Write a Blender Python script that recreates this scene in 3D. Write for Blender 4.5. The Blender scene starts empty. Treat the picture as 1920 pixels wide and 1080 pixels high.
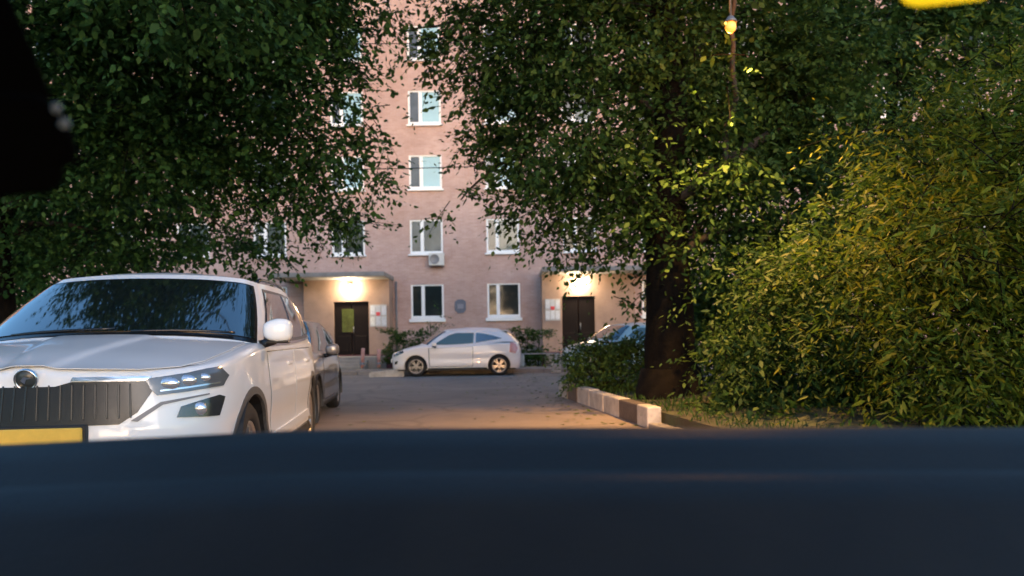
import bpy, bmesh, math, random
import numpy as np
from mathutils import Matrix, Vector

R = math.radians
random.seed(7)
rng = np.random.default_rng(11)
scn = bpy.context.scene
COL = scn.collection

# ------------------------------------------------------------------ camera
F, HZ, HC, ROLL = 1450.0, 640.0, 1.02, R(0.9)
cam_d = bpy.data.cameras.new('camera')
cam = bpy.data.objects.new('camera', cam_d)
COL.objects.link(cam)
cam_d.sensor_width = 36.0
cam_d.lens = F / 1920 * 36
cam_d.shift_y = (HZ - 540) / 1920
cam_d.clip_start, cam_d.clip_end = 0.05, 600
cam.matrix_world = Matrix.Translation((0, 0, HC)) @ Matrix.Rotation(R(90), 4, 'X') @ Matrix.Rotation(-ROLL, 4, 'Z')
cam_d.dof.use_dof = True
cam_d.dof.focus_distance = 3.4
cam_d.dof.aperture_fstop = (cam_d.lens / 1000) / 0.0085
scn.camera = cam

# ------------------------------------------------------------------ sky and sun (dusk)
SUN_EL, SUN_AZ = R(3.6), R(165)
world = bpy.data.worlds.new('World')
scn.world = world
world.use_nodes = True
wn = world.node_tree
wn.nodes.clear()
sky = wn.nodes.new('ShaderNodeTexSky')
sky.sky_type = 'NISHITA'
sky.sun_disc = False
sky.sun_elevation = SUN_EL
sky.sun_rotation = SUN_AZ
sky.air_density, sky.dust_density, sky.ozone_density = 1.0, 1.15, 2.9
bg = wn.nodes.new('ShaderNodeBackground')
bg.inputs['Strength'].default_value = 0.12
wo = wn.nodes.new('ShaderNodeOutputWorld')
wn.links.new(sky.outputs[0], bg.inputs[0])
wn.links.new(bg.outputs[0], wo.inputs[0])
sun_d = bpy.data.lights.new('sun', 'SUN')
sun_d.energy = 0.31
sun_d.angle = R(40)
sun_d.color = (1.0, 0.84, 0.76)
sun = bpy.data.objects.new('sun', sun_d)
COL.objects.link(sun)
sv = Vector((math.sin(SUN_AZ) * math.cos(SUN_EL), math.cos(SUN_AZ) * math.cos(SUN_EL), math.sin(SUN_EL)))
sun.rotation_euler = sv.to_track_quat('Z', 'Y').to_euler()
vs = scn.view_settings
vs.view_transform = 'Standard'
vs.look = 'None'
vs.gamma = 1
vs.exposure = 2.95
vs.use_curve_mapping = False
scn.cycles.use_denoising = True
scn.cycles.max_bounces = 8
scn.cycles.transparent_max_bounces = 8
scn.cycles.caustics_reflective = False
scn.cycles.caustics_refractive = False
scn.cycles.sample_clamp_indirect = 4

# ------------------------------------------------------------------ helpers
def at(u, v, d):
    """measured photo position + distance -> world point"""
    du, dv = u - 960, v - HZ
    a = du * math.cos(ROLL) - dv * math.sin(ROLL)
    b = -du * math.sin(ROLL) - dv * math.cos(ROLL)
    return Vector((a * d / F, d, HC + b * d / F))

def mat(name, col, rough=0.6, metal=0.0, spec=0.5, coat=0.0, emit=None, estr=0.0, noise=0.0, nscale=3.0, bump=0.0, bscale=40.0, col2=None, detail=5.0):
    m = bpy.data.materials.new(name)
    m.use_nodes = True
    nt = m.node_tree
    b = nt.nodes['Principled BSDF']
    b.inputs['Base Color'].default_value = (*col, 1)
    b.inputs['Roughness'].default_value = rough
    b.inputs['Metallic'].default_value = metal
    b.inputs['Specular IOR Level'].default_value = spec
    b.inputs['Coat Weight'].default_value = coat
    b.inputs['Coat Roughness'].default_value = 0.04
    if emit:
        b.inputs['Emission Color'].default_value = (*emit, 1)
        b.inputs['Emission Strength'].default_value = estr
    if noise > 0 or bump > 0:
        tc = nt.nodes.new('ShaderNodeTexCoord')
    if noise > 0:
        n = nt.nodes.new('ShaderNodeTexNoise')
        n.inputs['Scale'].default_value = nscale
        n.inputs['Detail'].default_value = detail
        n.inputs['Roughness'].default_value = 0.65
        nt.links.new(tc.outputs['Object'], n.inputs['Vector'])
        rp = nt.nodes.new('ShaderNodeValToRGB')
        rp.color_ramp.elements[0].position = 0.3
        rp.color_ramp.elements[1].position = 0.72
        c2 = col2 or tuple(c * (1 - noise) for c in col)
        rp.color_ramp.elements[0].color = (*c2, 1)
        rp.color_ramp.elements[1].color = (*col, 1)
        nt.links.new(n.outputs['Fac'], rp.inputs[0])
        nt.links.new(rp.outputs[0], b.inputs['Base Color'])
    if bump > 0:
        n2 = nt.nodes.new('ShaderNodeTexNoise')
        n2.inputs['Scale'].default_value = bscale
        n2.inputs['Detail'].default_value = 4
        nt.links.new(tc.outputs['Object'], n2.inputs['Vector'])
        bp = nt.nodes.new('ShaderNodeBump')
        bp.inputs['Strength'].default_value = bump
        bp.inputs['Distance'].default_value = 0.02
        nt.links.new(n2.outputs['Fac'], bp.inputs['Height'])
        nt.links.new(bp.outputs[0], b.inputs['Normal'])
    return m

def tag(o, label=None, cat=None, group=None, kind=None):
    if label: o['label'] = label
    if cat: o['category'] = cat
    if group: o['group'] = group
    if kind: o['kind'] = kind
    return o

def empty(name, loc=(0, 0, 0), rz=0.0):
    o = bpy.data.objects.new(name, None)
    o.empty_display_size = 0.2
    COL.objects.link(o)
    o.location = loc
    o.rotation_euler = (0, 0, rz)
    return o

class MB:
    """collects geometry, links as one mesh object; several materials allowed"""
    def __init__(s):
        s.v, s.f, s.m, s.nr, s.sm = [], [], [], [], []
        s.mats = []
        s.cur = 0
        s.smooth = False
    def mat(s, m):
        if m not in s.mats: s.mats.append(m)
        s.cur = s.mats.index(m)
        return s
    def add(s, vs_, fs, nrm=None, smooth=None):
        o = len(s.v)
        s.v += [tuple(p) for p in vs_]
        s.nr += [tuple(n) for n in nrm] if nrm is not None else [(0, 0, 0)] * len(vs_)
        for f in fs:
            s.f.append([i + o for i in f])
            s.m.append(s.cur)
            s.sm.append(s.smooth if smooth is None else smooth)
        return s
    def box(s, a, b, M=None):
        x0, y0, z0 = a; x1, y1, z1 = b
        p = [Vector(q) for q in ((x0,y0,z0),(x1,y0,z0),(x1,y1,z0),(x0,y1,z0),(x0,y0,z1),(x1,y0,z1),(x1,y1,z1),(x0,y1,z1))]
        if M: p = [M @ q for q in p]
        return s.add(p, [(0,3,2,1),(4,5,6,7),(0,1,5,4),(1,2,6,5),(2,3,7,6),(3,0,4,7)], smooth=False)
    def bbox(s, a, b, r=0.01, seg=2, M=None):
        bm = bmesh.new()
        bmesh.ops.create_cube(bm, size=1)
        for v in bm.verts:
            v.co = Vector([(a[i] + b[i]) / 2 + v.co[i] * (b[i] - a[i]) for i in range(3)])
        bmesh.ops.bevel(bm, geom=bm.edges[:] , offset=r, segments=seg, profile=0.5, affect='EDGES')
        return s.bm(bm, M)
    def bm(s, bm, M=None, smooth=None):
        bm.verts.ensure_lookup_table()
        bm.verts.index_update()
        p = [(M @ v.co if M else v.co.copy()) for v in bm.verts]
        f = [[v.index for v in q.verts] for q in bm.faces]
        bm.free()
        return s.add(p, f, smooth=smooth)
    def lathe(s, prof, seg=32, M=None, closed=False):
        """prof: (radius, height) about local z"""
        n = len(prof)
        p = []
        for k in range(seg):
            c, q = math.cos(2*math.pi*k/seg), math.sin(2*math.pi*k/seg)
            p += [Vector((r*c, r*q, h)) for r, h in prof]
        if M: p = [M @ q for q in p]
        f = []
        for k in range(seg):
            k2 = (k+1) % seg
            for i in range(n if closed else n-1):
                j = (i+1) % n
                f.append((k*n+i, k2*n+i, k2*n+j, k*n+j))
        return s.add(p, f, smooth=True)
    def tube(s, pts, rads, seg=8, cap=True):
        pts = [Vector(p) for p in pts]
        if not hasattr(rads, '__len__'): rads = [rads]*len(pts)
        p, f = [], []
        up = Vector((0.13, 0.21, 1)).normalized()
        for i, c in enumerate(pts):
            d = (pts[min(i+1, len(pts)-1)] - pts[max(i-1, 0)]).normalized()
            a = d.cross(up)
            if a.length < 1e-3: a = d.cross(Vector((1, 0, 0)))
            a.normalize(); b = d.cross(a)
            for k in range(seg):
                t = 2*math.pi*k/seg
                p.append(c + (a*math.cos(t) + b*math.sin(t))*rads[i])
        for i in range(len(pts)-1):
            for k in range(seg):
                k2 = (k+1) % seg
                f.append((i*seg+k, i*seg+k2, (i+1)*seg+k2, (i+1)*seg+k))
        if cap:
            f.append(tuple(range(seg))[::-1]); f.append(tuple((len(pts)-1)*seg+k for k in range(seg)))
        return s.add(p, f, smooth=True)
    def prism(s, poly, fn, t0, t1):
        """2D outline -> solid between fn(u,v,t0) and fn(u,v,t1)"""
        n = len(poly)
        p = [fn(u, v, t0) for u, v in poly] + [fn(u, v, t1) for u, v in poly]
        f = [tuple(range(n)), tuple(range(2*n-1, n-1, -1))]
        for i in range(n):
            j = (i+1) % n
            f.append((j, i, n+i, n+j))
        return s.add(p, f, smooth=False)
    def sphere(s, c, r, seg=16, rings=10, M=None):
        if not hasattr(r, '__len__'): r = (r, r, r)
        bm = bmesh.new()
        bmesh.ops.create_uvsphere(bm, u_segments=seg, v_segments=rings, radius=1)
        T = Matrix.Translation(c) @ Matrix.Diagonal((*r, 1))
        return s.bm(bm, (M @ T) if M else T, smooth=True)
    def build(s, name, m=None, parent=None):
        me = bpy.data.meshes.new(name)
        me.from_pydata(s.v, [], s.f)
        if m is not None and not s.mats: s.mats = [m]
        for q in s.mats: me.materials.append(q)
        me.polygons.foreach_set('material_index', s.m)
        me.polygons.foreach_set('use_smooth', s.sm)
        me.validate()
        me.update()
        if any(n != (0, 0, 0) for n in s.nr) and len(me.vertices) == len(s.nr):
            me.normals_split_custom_set_from_vertices(s.nr)
        o = bpy.data.objects.new(name, me)
        COL.objects.link(o)
        if parent: o.parent = parent
        return o

def copy_tree(o, parent=None):
    c = o.copy()
    COL.objects.link(c)
    if parent: c.parent = parent
    for ch in list(o.children): copy_tree(ch, c)
    return c

def densify(poly, step):
    out = []
    n = len(poly)
    for i in range(n):
        a, b = poly[i], poly[(i+1) % n]
        k = max(1, int(math.ceil(math.hypot(b[0]-a[0], b[1]-a[1]) / step)))
        for j in range(k):
            t = j / k
            out.append((a[0]+(b[0]-a[0])*t, a[1]+(b[1]-a[1])*t))
    return out

def patch(mb, poly, fn, us, vs_, rim=0.0, off=0.0):
    """fill a 2D outline, cut it on a grid, wrap it on fn(u,v)->(point, normal)"""
    bm = bmesh.new()
    bm.faces.new([bm.verts.new((u, v, 0)) for u, v in poly])
    for u in us:
        bmesh.ops.bisect_plane(bm, geom=bm.verts[:]+bm.edges[:]+bm.faces[:], dist=1e-5, plane_co=(u, 0, 0), plane_no=(1, 0, 0))
    for v in vs_:
        bmesh.ops.bisect_plane(bm, geom=bm.verts[:]+bm.edges[:]+bm.faces[:], dist=1e-5, plane_co=(0, v, 0), plane_no=(0, 1, 0))
    big = [f for f in bm.faces if len(f.verts) > 4]
    if big: bmesh.ops.triangulate(bm, faces=big)
    bm.normal_update()
    bm.verts.index_update()
    P, N = [], []
    for v in bm.verts:
        p, n = fn(v.co.x, v.co.y)
        P.append(p + n*off); N.append(n)
    Fc = []
    for f in bm.faces:
        idx = [v.index for v in f.verts]
        a, b, c = P[idx[0]], P[idx[1]], P[idx[2]]
        g = (b-a).cross(c-a)
        if g.dot(N[idx[0]]) < 0: idx.reverse()
        Fc.append(idx)
    mb.add(P, Fc, N, smooth=True)
    if rim:
        be = [(e.verts[0].index, e.verts[1].index) for e in bm.edges if e.is_boundary]
        for a, b in be:
            q = [P[a], P[b], P[b]-N[b]*rim, P[a]-N[a]*rim]
            mb.add(q, [(0, 1, 2, 3)], smooth=False)
    bm.free()

def frange(a, b, st):
    n = max(1, int(round((b-a)/st)))
    return [a+(b-a)*i/n for i in range(1, n)]

def cr(p0, p1, p2, p3, t):
    return 0.5*((2*p1)+(p2-p0)*t+(2*p0-5*p1+4*p2-p3)*t*t+(3*p1-p0-3*p2+p3)*t**3)

class Ring:
    """half ring of control points (x>=0) from front centre to rear centre; s<0 mirrors"""
    def __init__(s, pts):
        s.p = [np.array(q, float) for q in pts]
        m = lambda q: np.array([-q[0], *q[1:]])
        s.e = [m(s.p[1])] + s.p + [m(s.p[-2])]
        s.n = len(s.p)-1
    def __call__(s, t):
        neg = t < 0
        t = min(abs(t), s.n)
        i = min(int(t), s.n-1)
        q = cr(s.e[i], s.e[i+1], s.e[i+2], s.e[i+3], t-i)
        if neg: q = np.array([-q[0], *q[1:]])
        return q

# ------------------------------------------------------------------ materials
M = {}
M['white_paint'] = mat('white_paint', (0.78, 0.79, 0.80), 0.32, coat=0.8, noise=0.05, nscale=2)
M['pearl_paint'] = mat('pearl_paint', (0.80, 0.74, 0.73), 0.35, coat=0.7, noise=0.05, nscale=2)
M['taupe_paint'] = mat('taupe_paint', (0.16, 0.15, 0.15), 0.35, metal=0.4, coat=0.8)
M['teal_paint'] = mat('teal_paint', (0.38, 0.50, 0.52), 0.35, metal=0.2, coat=0.7)
M['car_glass'] = mat('car_glass', (0.006, 0.009, 0.011), 0.03, spec=1.0, coat=0.6)
M['car_glass'].node_tree.nodes['Principled BSDF'].inputs['IOR'].default_value = 1.9
M['black_trim'] = mat('black_trim', (0.008, 0.008, 0.009), 0.22)
M['black_plastic'] = mat('black_plastic', (0.02, 0.02, 0.021), 0.6, noise=0.2, nscale=9)
M['rubber'] = mat('rubber', (0.018, 0.017, 0.017), 0.8, noise=0.3, nscale=12)
M['chrome'] = mat('chrome', (0.75, 0.77, 0.80), 0.12, metal=1.0)
M['rim'] = mat('rim_alloy', (0.36, 0.33, 0.31), 0.3, metal=0.7)
M['lamp_dark'] = mat('lamp_dark', (0.03, 0.034, 0.04), 0.12, spec=0.8, coat=0.8)
M['lamp_base'] = mat('lamp_base', (0.10, 0.11, 0.125), 0.12, spec=0.8, coat=0.8)
M['lamp_lens'] = mat('lamp_lens', (0.70, 0.72, 0.76), 0.15, metal=0.8)
M['amber'] = mat('amber_lens', (0.75, 0.30, 0.08), 0.2, coat=0.5)
M['red_lens'] = mat('red_lens', (0.62, 0.27, 0.24), 0.2, coat=0.6)
M['plate_yellow'] = mat('plate_yellow', (0.80, 0.50, 0.08), 0.4, noise=0.12, nscale=20)
M['plate_white'] = mat('plate_white', (0.78, 0.78, 0.76), 0.4)
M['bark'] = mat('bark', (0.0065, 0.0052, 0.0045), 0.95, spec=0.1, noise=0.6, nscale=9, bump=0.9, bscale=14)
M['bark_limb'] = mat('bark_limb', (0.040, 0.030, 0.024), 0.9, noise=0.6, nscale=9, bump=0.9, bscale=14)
M['concrete'] = mat('concrete', (0.30, 0.28, 0.26), 0.85, noise=0.35, nscale=2.5, bump=0.3, bscale=30)
M['white_frame'] = mat('white_window_frame', (0.80, 0.82, 0.83), 0.4, noise=0.06, nscale=3)
M['kerb_white'] = mat('kerb_white', (0.50, 0.465, 0.43), 0.8, noise=0.5, nscale=4, bump=0.4, bscale=25)
M['kerb_dark'] = mat('kerb_dark', (0.095, 0.075, 0.068), 0.8, noise=0.4, nscale=5, bump=0.4, bscale=25)
M['kerb_grey'] = mat('kerb_grey', (0.24, 0.22, 0.21), 0.85, noise=0.35, nscale=3, bump=0.3, bscale=25)
M['soil'] = mat('soil_grass', (0.05, 0.065, 0.025), 0.95, noise=0.6, nscale=2.0, col2=(0.045, 0.032, 0.022), bump=1.0, bscale=10)
M['plaster'] = mat('plaster', (0.40, 0.265, 0.20), 0.88, noise=0.30, nscale=1.6, bump=0.2, bscale=20)
M['burgundy'] = mat('burgundy_plinth', (0.13, 0.035, 0.045), 0.7, noise=0.3, nscale=3)
M['door_brown'] = mat('door_brown', (0.013, 0.0085, 0.0075), 0.6, spec=0.1, noise=0.25, nscale=2)
M['metal_grey'] = mat('metal_grey', (0.20, 0.20, 0.21), 0.5, metal=0.3, noise=0.2, nscale=4)
M['ac_white'] = mat('ac_white', (0.58, 0.58, 0.56), 0.5, noise=0.15, nscale=6)
M['pink_paint'] = mat('pink_paint', (0.55, 0.27, 0.24), 0.6, noise=0.25, nscale=5)
M['yellow'] = mat('yellow_plastic', (0.92, 0.70, 0.002), 0.6, spec=0.1)

# asphalt
def asphalt():
    m = mat('asphalt', (0.255, 0.205, 0.178), 0.78, spec=0.3, noise=0.45, nscale=0.55, bump=0.5, bscale=60, col2=(0.165, 0.135, 0.118), detail=12)
    nt = m.node_tree; b = nt.nodes['Principled BSDF']
    src = b.inputs['Base Color'].links[0].from_socket
    tc = nt.nodes.new('ShaderNodeTexCoord')
    nz = nt.nodes.new('ShaderNodeTexNoise'); nz.inputs['Scale'].default_value = 0.9; nz.inputs['Detail'].default_value = 6
    nt.links.new(tc.outputs['Object'], nz.inputs['Vector'])
    mxv = nt.nodes.new('ShaderNodeMix'); mxv.data_type = 'VECTOR'; mxv.inputs[0].default_value = 0.35
    nt.links.new(tc.outputs['Object'], mxv.inputs[4]); nt.links.new(nz.outputs['Color'], mxv.inputs[5])
    vo = nt.nodes.new('ShaderNodeTexVoronoi'); vo.feature = 'DISTANCE_TO_EDGE'; vo.inputs['Scale'].default_value = 0.55
    nt.links.new(mxv.outputs[1], vo.inputs['Vector'])
    rp = nt.nodes.new('ShaderNodeValToRGB')
    rp.color_ramp.elements[0].position = 0.0; rp.color_ramp.elements[0].color = (0.35, 0.34, 0.33, 1)
    rp.color_ramp.elements[1].position = 0.022; rp.color_ramp.elements[1].color = (1, 1, 1, 1)
    nt.links.new(vo.outputs['Distance'], rp.inputs[0])
    mx = nt.nodes.new('ShaderNodeMix'); mx.data_type = 'RGBA'; mx.blend_type = 'MULTIPLY'; mx.inputs[0].default_value = 0.35
    nt.links.new(src, mx.inputs[6]); nt.links.new(rp.outputs[0], mx.inputs[7])
    nt.links.new(mx.outputs[2], b.inputs['Base Color'])
    return m
M['asphalt'] = asphalt()
M['paving'] = mat('paving', (0.13, 0.115, 0.11), 0.85, noise=0.35, nscale=1.2, bump=0.4, bscale=30)

def brick_mat():
    m = bpy.data.materials.new('facade_brick')
    m.use_nodes = True
    nt = m.node_tree
    b = nt.nodes['Principled BSDF']
    b.inputs['Roughness'].default_value = 0.88
    tc = nt.nodes.new('ShaderNodeTexCoord')
    sx = nt.nodes.new('ShaderNodeSeparateXYZ'); nt.links.new(tc.outputs['Object'], sx.inputs[0])
    ad = nt.nodes.new('ShaderNodeMath'); ad.operation = 'ADD'
    nt.links.new(sx.outputs[0], ad.inputs[0]); nt.links.new(sx.outputs[1], ad.inputs[1])
    cx = nt.nodes.new('ShaderNodeCombineXYZ')
    nt.links.new(ad.outputs[0], cx.inputs[0]); nt.links.new(sx.outputs[2], cx.inputs[1])
    br = nt.nodes.new('ShaderNodeTexBrick')
    br.inputs['Scale'].default_value = 1.0
    br.inputs['Brick Width'].default_value = 0.26
    br.inputs['Row Height'].default_value = 0.077
    br.inputs['Mortar Size'].default_value = 0.006
    br.inputs['Mortar Smooth'].default_value = 0.3
    br.inputs['Bias'].default_value = 0.1
    br.inputs['Color1'].default_value = (0.55, 0.395, 0.345, 1)
    br.inputs['Color2'].default_value = (0.49, 0.335, 0.288, 1)
    br.inputs['Mortar'].default_value = (0.53, 0.44, 0.40, 1)
    nt.links.new(cx.outputs[0], br.inputs['Vector'])
    n = nt.nodes.new('ShaderNodeTexNoise')
    n.inputs['Scale'].default_value = 0.55; n.inputs['Detail'].default_value = 7; n.inputs['Roughness'].default_value = 0.7
    nt.links.new(tc.outputs['Object'], n.inputs['Vector'])
    rp = nt.nodes.new('ShaderNodeValToRGB')
    rp.color_ramp.elements[0].position = 0.35; rp.color_ramp.elements[1].position = 0.7
    rp.color_ramp.elements[0].color = (0.80, 0.74, 0.72, 1); rp.color_ramp.elements[1].color = (1.06, 1.06, 1.10, 1)
    nt.links.new(n.outputs['Fac'], rp.inputs[0])
    mx = nt.nodes.new('ShaderNodeMix'); mx.data_type = 'RGBA'; mx.blend_type = 'MULTIPLY'; mx.inputs[0].default_value = 1.0
    nt.links.new(br.outputs['Color'], mx.inputs[6]); nt.links.new(rp.outputs[0], mx.inputs[7])
    nt.links.new(mx.outputs[2], b.inputs['Base Color'])
    bp = nt.nodes.new('ShaderNodeBump'); bp.inputs['Strength'].default_value = 0.6; bp.inputs['Distance'].default_value = 0.01; bp.invert = True
    nt.links.new(br.outputs['Fac'], bp.inputs['Height'])
    nt.links.new(bp.outputs[0], b.inputs['Normal'])
    return m
M['brick'] = brick_mat()

def leaf_mat(name, c1, c2, c3, trans=0.35):
    m = bpy.data.materials.new(name)
    m.use_nodes = True
    nt = m.node_tree
    nt.nodes.remove(nt.nodes['Principled BSDF'])
    g = nt.nodes.new('ShaderNodeNewGeometry')
    rp = nt.nodes.new('ShaderNodeValToRGB')
    rp.color_ramp.elements[0].color = (*c1, 1); rp.color_ramp.elements[1].color = (*c3, 1)
    e = rp.color_ramp.elements.new(0.55); e.color = (*c2, 1)
    nt.links.new(g.outputs['Random Per Island'], rp.inputs[0])
    d = nt.nodes.new('ShaderNodeBsdfPrincipled')
    d.inputs['Roughness'].default_value = 0.62
    d.inputs['Specular IOR Level'].default_value = 0.18
    t = nt.nodes.new('ShaderNodeBsdfTranslucent')
    nt.links.new(rp.outputs[0], d.inputs['Base Color']); nt.links.new(rp.outputs[0], t.inputs['Color'])
    mx = nt.nodes.new('ShaderNodeMixShader'); mx.inputs[0].default_value = trans
    nt.links.new(d.outputs[0], mx.inputs[1]); nt.links.new(t.outputs[0], mx.inputs[2])
    nt.links.new(mx.outputs[0], nt.nodes['Material Output'].inputs[0])
    return m
M['leaf_dark'] = leaf_mat('leaf_dark', (0.016, 0.046, 0.014), (0.027, 0.078, 0.019), (0.055, 0.115, 0.026))
M['leaf_mid'] = leaf_mat('leaf_mid', (0.020, 0.050, 0.013), (0.038, 0.084, 0.018), (0.072, 0.118, 0.026))
M['leaf_yellow'] = leaf_mat('leaf_yellow', (0.035, 0.075, 0.010), (0.085, 0.135, 0.013), (0.20, 0.20, 0.020), 0.4)

def pane_mat(name, col, rough=0.05):
    return mat(name, col, rough, spec=0.45, noise=0.45, nscale=1.7, detail=3)
PANES = {'dark': pane_mat('pane_dark', (0.020, 0.030, 0.032)),
         'teal': pane_mat('pane_teal', (0.045, 0.085, 0.085)),
         'grey': pane_mat('pane_grey', (0.10, 0.115, 0.13)),
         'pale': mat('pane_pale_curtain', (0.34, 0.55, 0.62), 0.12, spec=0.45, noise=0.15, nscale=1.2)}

# ------------------------------------------------------------------ ground, road, pavement
def sheet(name, poly, z, m, base=None):
    mb = MB()
    n = len(poly)
    if base is None:
        mb.add([(x, y, z) for x, y in poly], [tuple(range(n))])
    else:
        mb.prism(poly, lambda u, v, t: (u, v, t), z, base)
    o = mb.build(name, m)
    return tag(o, kind='structure')

sheet('ground', [(-250, -250), (250, -250), (250, 250), (-250, 250)], -0.03, M['soil'])
def kx(y): return 2.02 - (y-5.0)*0.1235 if y < 14.3 else 0.87     # kerb line beside the lane
sheet('road', [(-4.9+0.17*12-0.2, -40), (kx(-5)+0.5, -40), (kx(-5), -5), (kx(14.3), 14.3), (kx(14.3)+0.5, 15.2), (60, 15.2), (60, 24.9), (-60, 24.9), (-60, 15.2), (-5.6, 15.2), (-3.2, 0)], 0.0, M['asphalt'])
sheet('pavement', [(-60, 25.1), (60, 25.1), (60, 27.2), (-60, 27.2)], 0.12, M['paving'], -0.02)
sheet('lawn', [(kx(-5)+0.2, -5), (60, -5), (60, 14.9), (kx(14.3)+0.6, 14.9), (kx(14.3)+0.2, 14.3)], 0.17, M['soil'], -0.02)
# uneven soil hump under the shrubs
mb = MB()
nx, ny = 36, 22
pts = []
for j in range(ny+1):
    for i in range(nx+1):
        y = 3.0 + 11.5*j/ny
        x = kx(y) + 0.25 + 10.5*i/nx
        e = min(i, nx-i, j, ny-j)/3.0
        pts.append((x, y, 0.16 + min(1, e)*(0.06+0.07*math.sin(x*1.9+y)*math.sin(y*1.3-x*0.7)+random.uniform(0, 0.05))))
mb.add(pts, [(j*(nx+1)+i, j*(nx+1)+i+1, (j+1)*(nx+1)+i+1, (j+1)*(nx+1)+i) for j in range(ny) for i in range(nx)], smooth=True)
tag(mb.build('flower_bed', M['soil']), kind='structure')

# kerb along the lane: stones painted white, some dark
def stone(a, b, w, h, m, parent, z0=-0.02):
    a, b = Vector((*a, 0)), Vector((*b, 0))
    d = (b-a); L = d.length; d.normalize()
    Mx = Matrix.Translation(a) @ Matrix(((d.x, -d.y, 0, 0), (d.y, d.x, 0, 0), (0, 0, 1, 0), (0, 0, 0, 1)))
    s = MB(); s.bbox((0.006, -w/2, z0), (L-0.006, w/2, h), 0.018, 2, Mx)
    return s.build('kerb_stone', m, parent)
kerb = empty('kerb', (0, 0, 0)); tag(kerb, kind='structure')
ys = [14.6, 14.1, 13.55, 12.78, 11.9, 11.0, 10.15, 9.3, 8.85, 8.3, 7.5, 6.6, 5.6, 4.6, 3.6]
tone = ['W', 'W', 'D', 'W', 'W', 'W', 'D', 'W', 'G', 'G', 'G', 'G', 'G', 'G']
for k in range(len(ys)-1):
    y0, y1 = ys[k], ys[k+1]
    c = {'W': M['kerb_white'], 'D': M['kerb_dark'], 'G': M['kerb_grey']}[tone[k]]
    hh = (0.25 if y0 > 9 else 0.07) + random.uniform(-0.012, 0.012)
    stone((kx(min(y0, 14.29))+0.08 + random.uniform(-0.008, 0.008), y0), (kx(y1)+0.08 + random.uniform(-0.008, 0.008), y1), 0.17, hh, c, kerb)
pc = [(kx(14.3)+0.12, 14.62), (kx(14.3)+0.45, 15.02), (kx(14.3)+1.1, 15.1)]
for k in range(2): stone(pc[k], pc[k+1], 0.15, 0.22, M['kerb_white'], kerb)
x = kx(14.3)+1.1
while x < 8:
    stone((x, 15.1), (x+1.0, 15.1), 0.15, 0.2, M['kerb_grey'], kerb); x += 1.0
far_kerb = empty('kerb', (0, 0, 0)); tag(far_kerb, kind='structure')
x = -13.0
while x < 10:
    stone((x, 25.0), (x+1.0, 25.0), 0.18, 0.14+random.uniform(-0.01, 0.01), M['kerb_grey'], far_kerb); x += 1.0

# ------------------------------------------------------------------ apartment building
BY = 33.7
bld = empty('apartment_building', (-4.4, BY, 0))
tag(bld, 'long pinkish brick apartment block with white framed windows and two lit entrances across the street', 'building')
bo = Vector((-4.4, BY, 0))
wins = []     # (x, z, w, h, style)
cols = [-21.2, -17.9, -14.55, -11.2, -7.78, -4.38, -1.05, 2.3, 5.7, 9.1, 12.5, 15.9, 19.3]
for r in range(6):
    for c, cx_ in enumerate(cols):
        if r == 0 and c in (4, 7): continue
        z = 2.06 + 2.82*r
        st = ['dark', 'dark', 'teal', 'grey'][(c*7+r*3) % 4]
        if r == 0: st = 'dark'
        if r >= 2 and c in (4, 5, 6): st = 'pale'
        if r == 1: st = {5: 'grey', 6: 'teal'}.get(c, 'dark')
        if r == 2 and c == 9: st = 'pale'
        wins.append((cx_, z, 1.44, 1.50, st, r, c))
X0, X1, Z1 = -32.0, 32.0, 17.6
xs = sorted(set([X0, X1] + [w[0] for w in wins] + [w[0]+w[2] for w in wins]))
zs = sorted(set([0.75, Z1] + [w[1] for w in wins] + [w[1]+w[3] for w in wins]))
op = {(round(w[0], 3), round(w[1], 3)) for w in wins}
mb = MB()
DEP = 0.16
for i in range(len(xs)-1):
    for j in range(len(zs)-1):
        a, b, c, d = xs[i], xs[i+1], zs[j], zs[j+1]
        if (round(a, 3), round(c, 3)) in op:
            mb.add([(a,BY,c),(b,BY,c),(b,BY,d),(a,BY,d),(a,BY+DEP,c),(b,BY+DEP,c),(b,BY+DEP,d),(a,BY+DEP,d)],
                   [(0,1,5,4),(1,2,6,5),(2,3,7,6),(3,0,4,7)])
        else:
            mb.add([(a,BY,c),(b,BY,c),(b,BY,d),(a,BY,d)], [(0,1,2,3)])
mb.add([(X0,BY,0.75),(X0,BY+12,0.75),(X0,BY+12,Z1),(X0,BY,Z1),(X1,BY,0.75),(X1,BY+12,0.75),(X1,BY+12,Z1),(X1,BY,Z1)], [(0,1,2,3),(5,4,7,6),(1,5,6,2)])
wall = mb.build('wall', M['brick'])
def under(o, p):
    o.parent = p
    o.matrix_parent_inverse = Matrix.Identity(4)
    o.location = Vector(o.location) - Vector(p.location)
    return o
under(wall, bld)
mb = MB(); mb.box((X0-0.3, BY-0.45, Z1), (X1+0.3, BY+12.4, Z1+0.35)); under(mb.build('roof', M['concrete']), bld)
mb = MB(); mb.box((X0, BY-0.06, -0.1), (X1, BY+0.4, 0.75)); under(mb.build('plinth', M['concrete']), bld)
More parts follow.
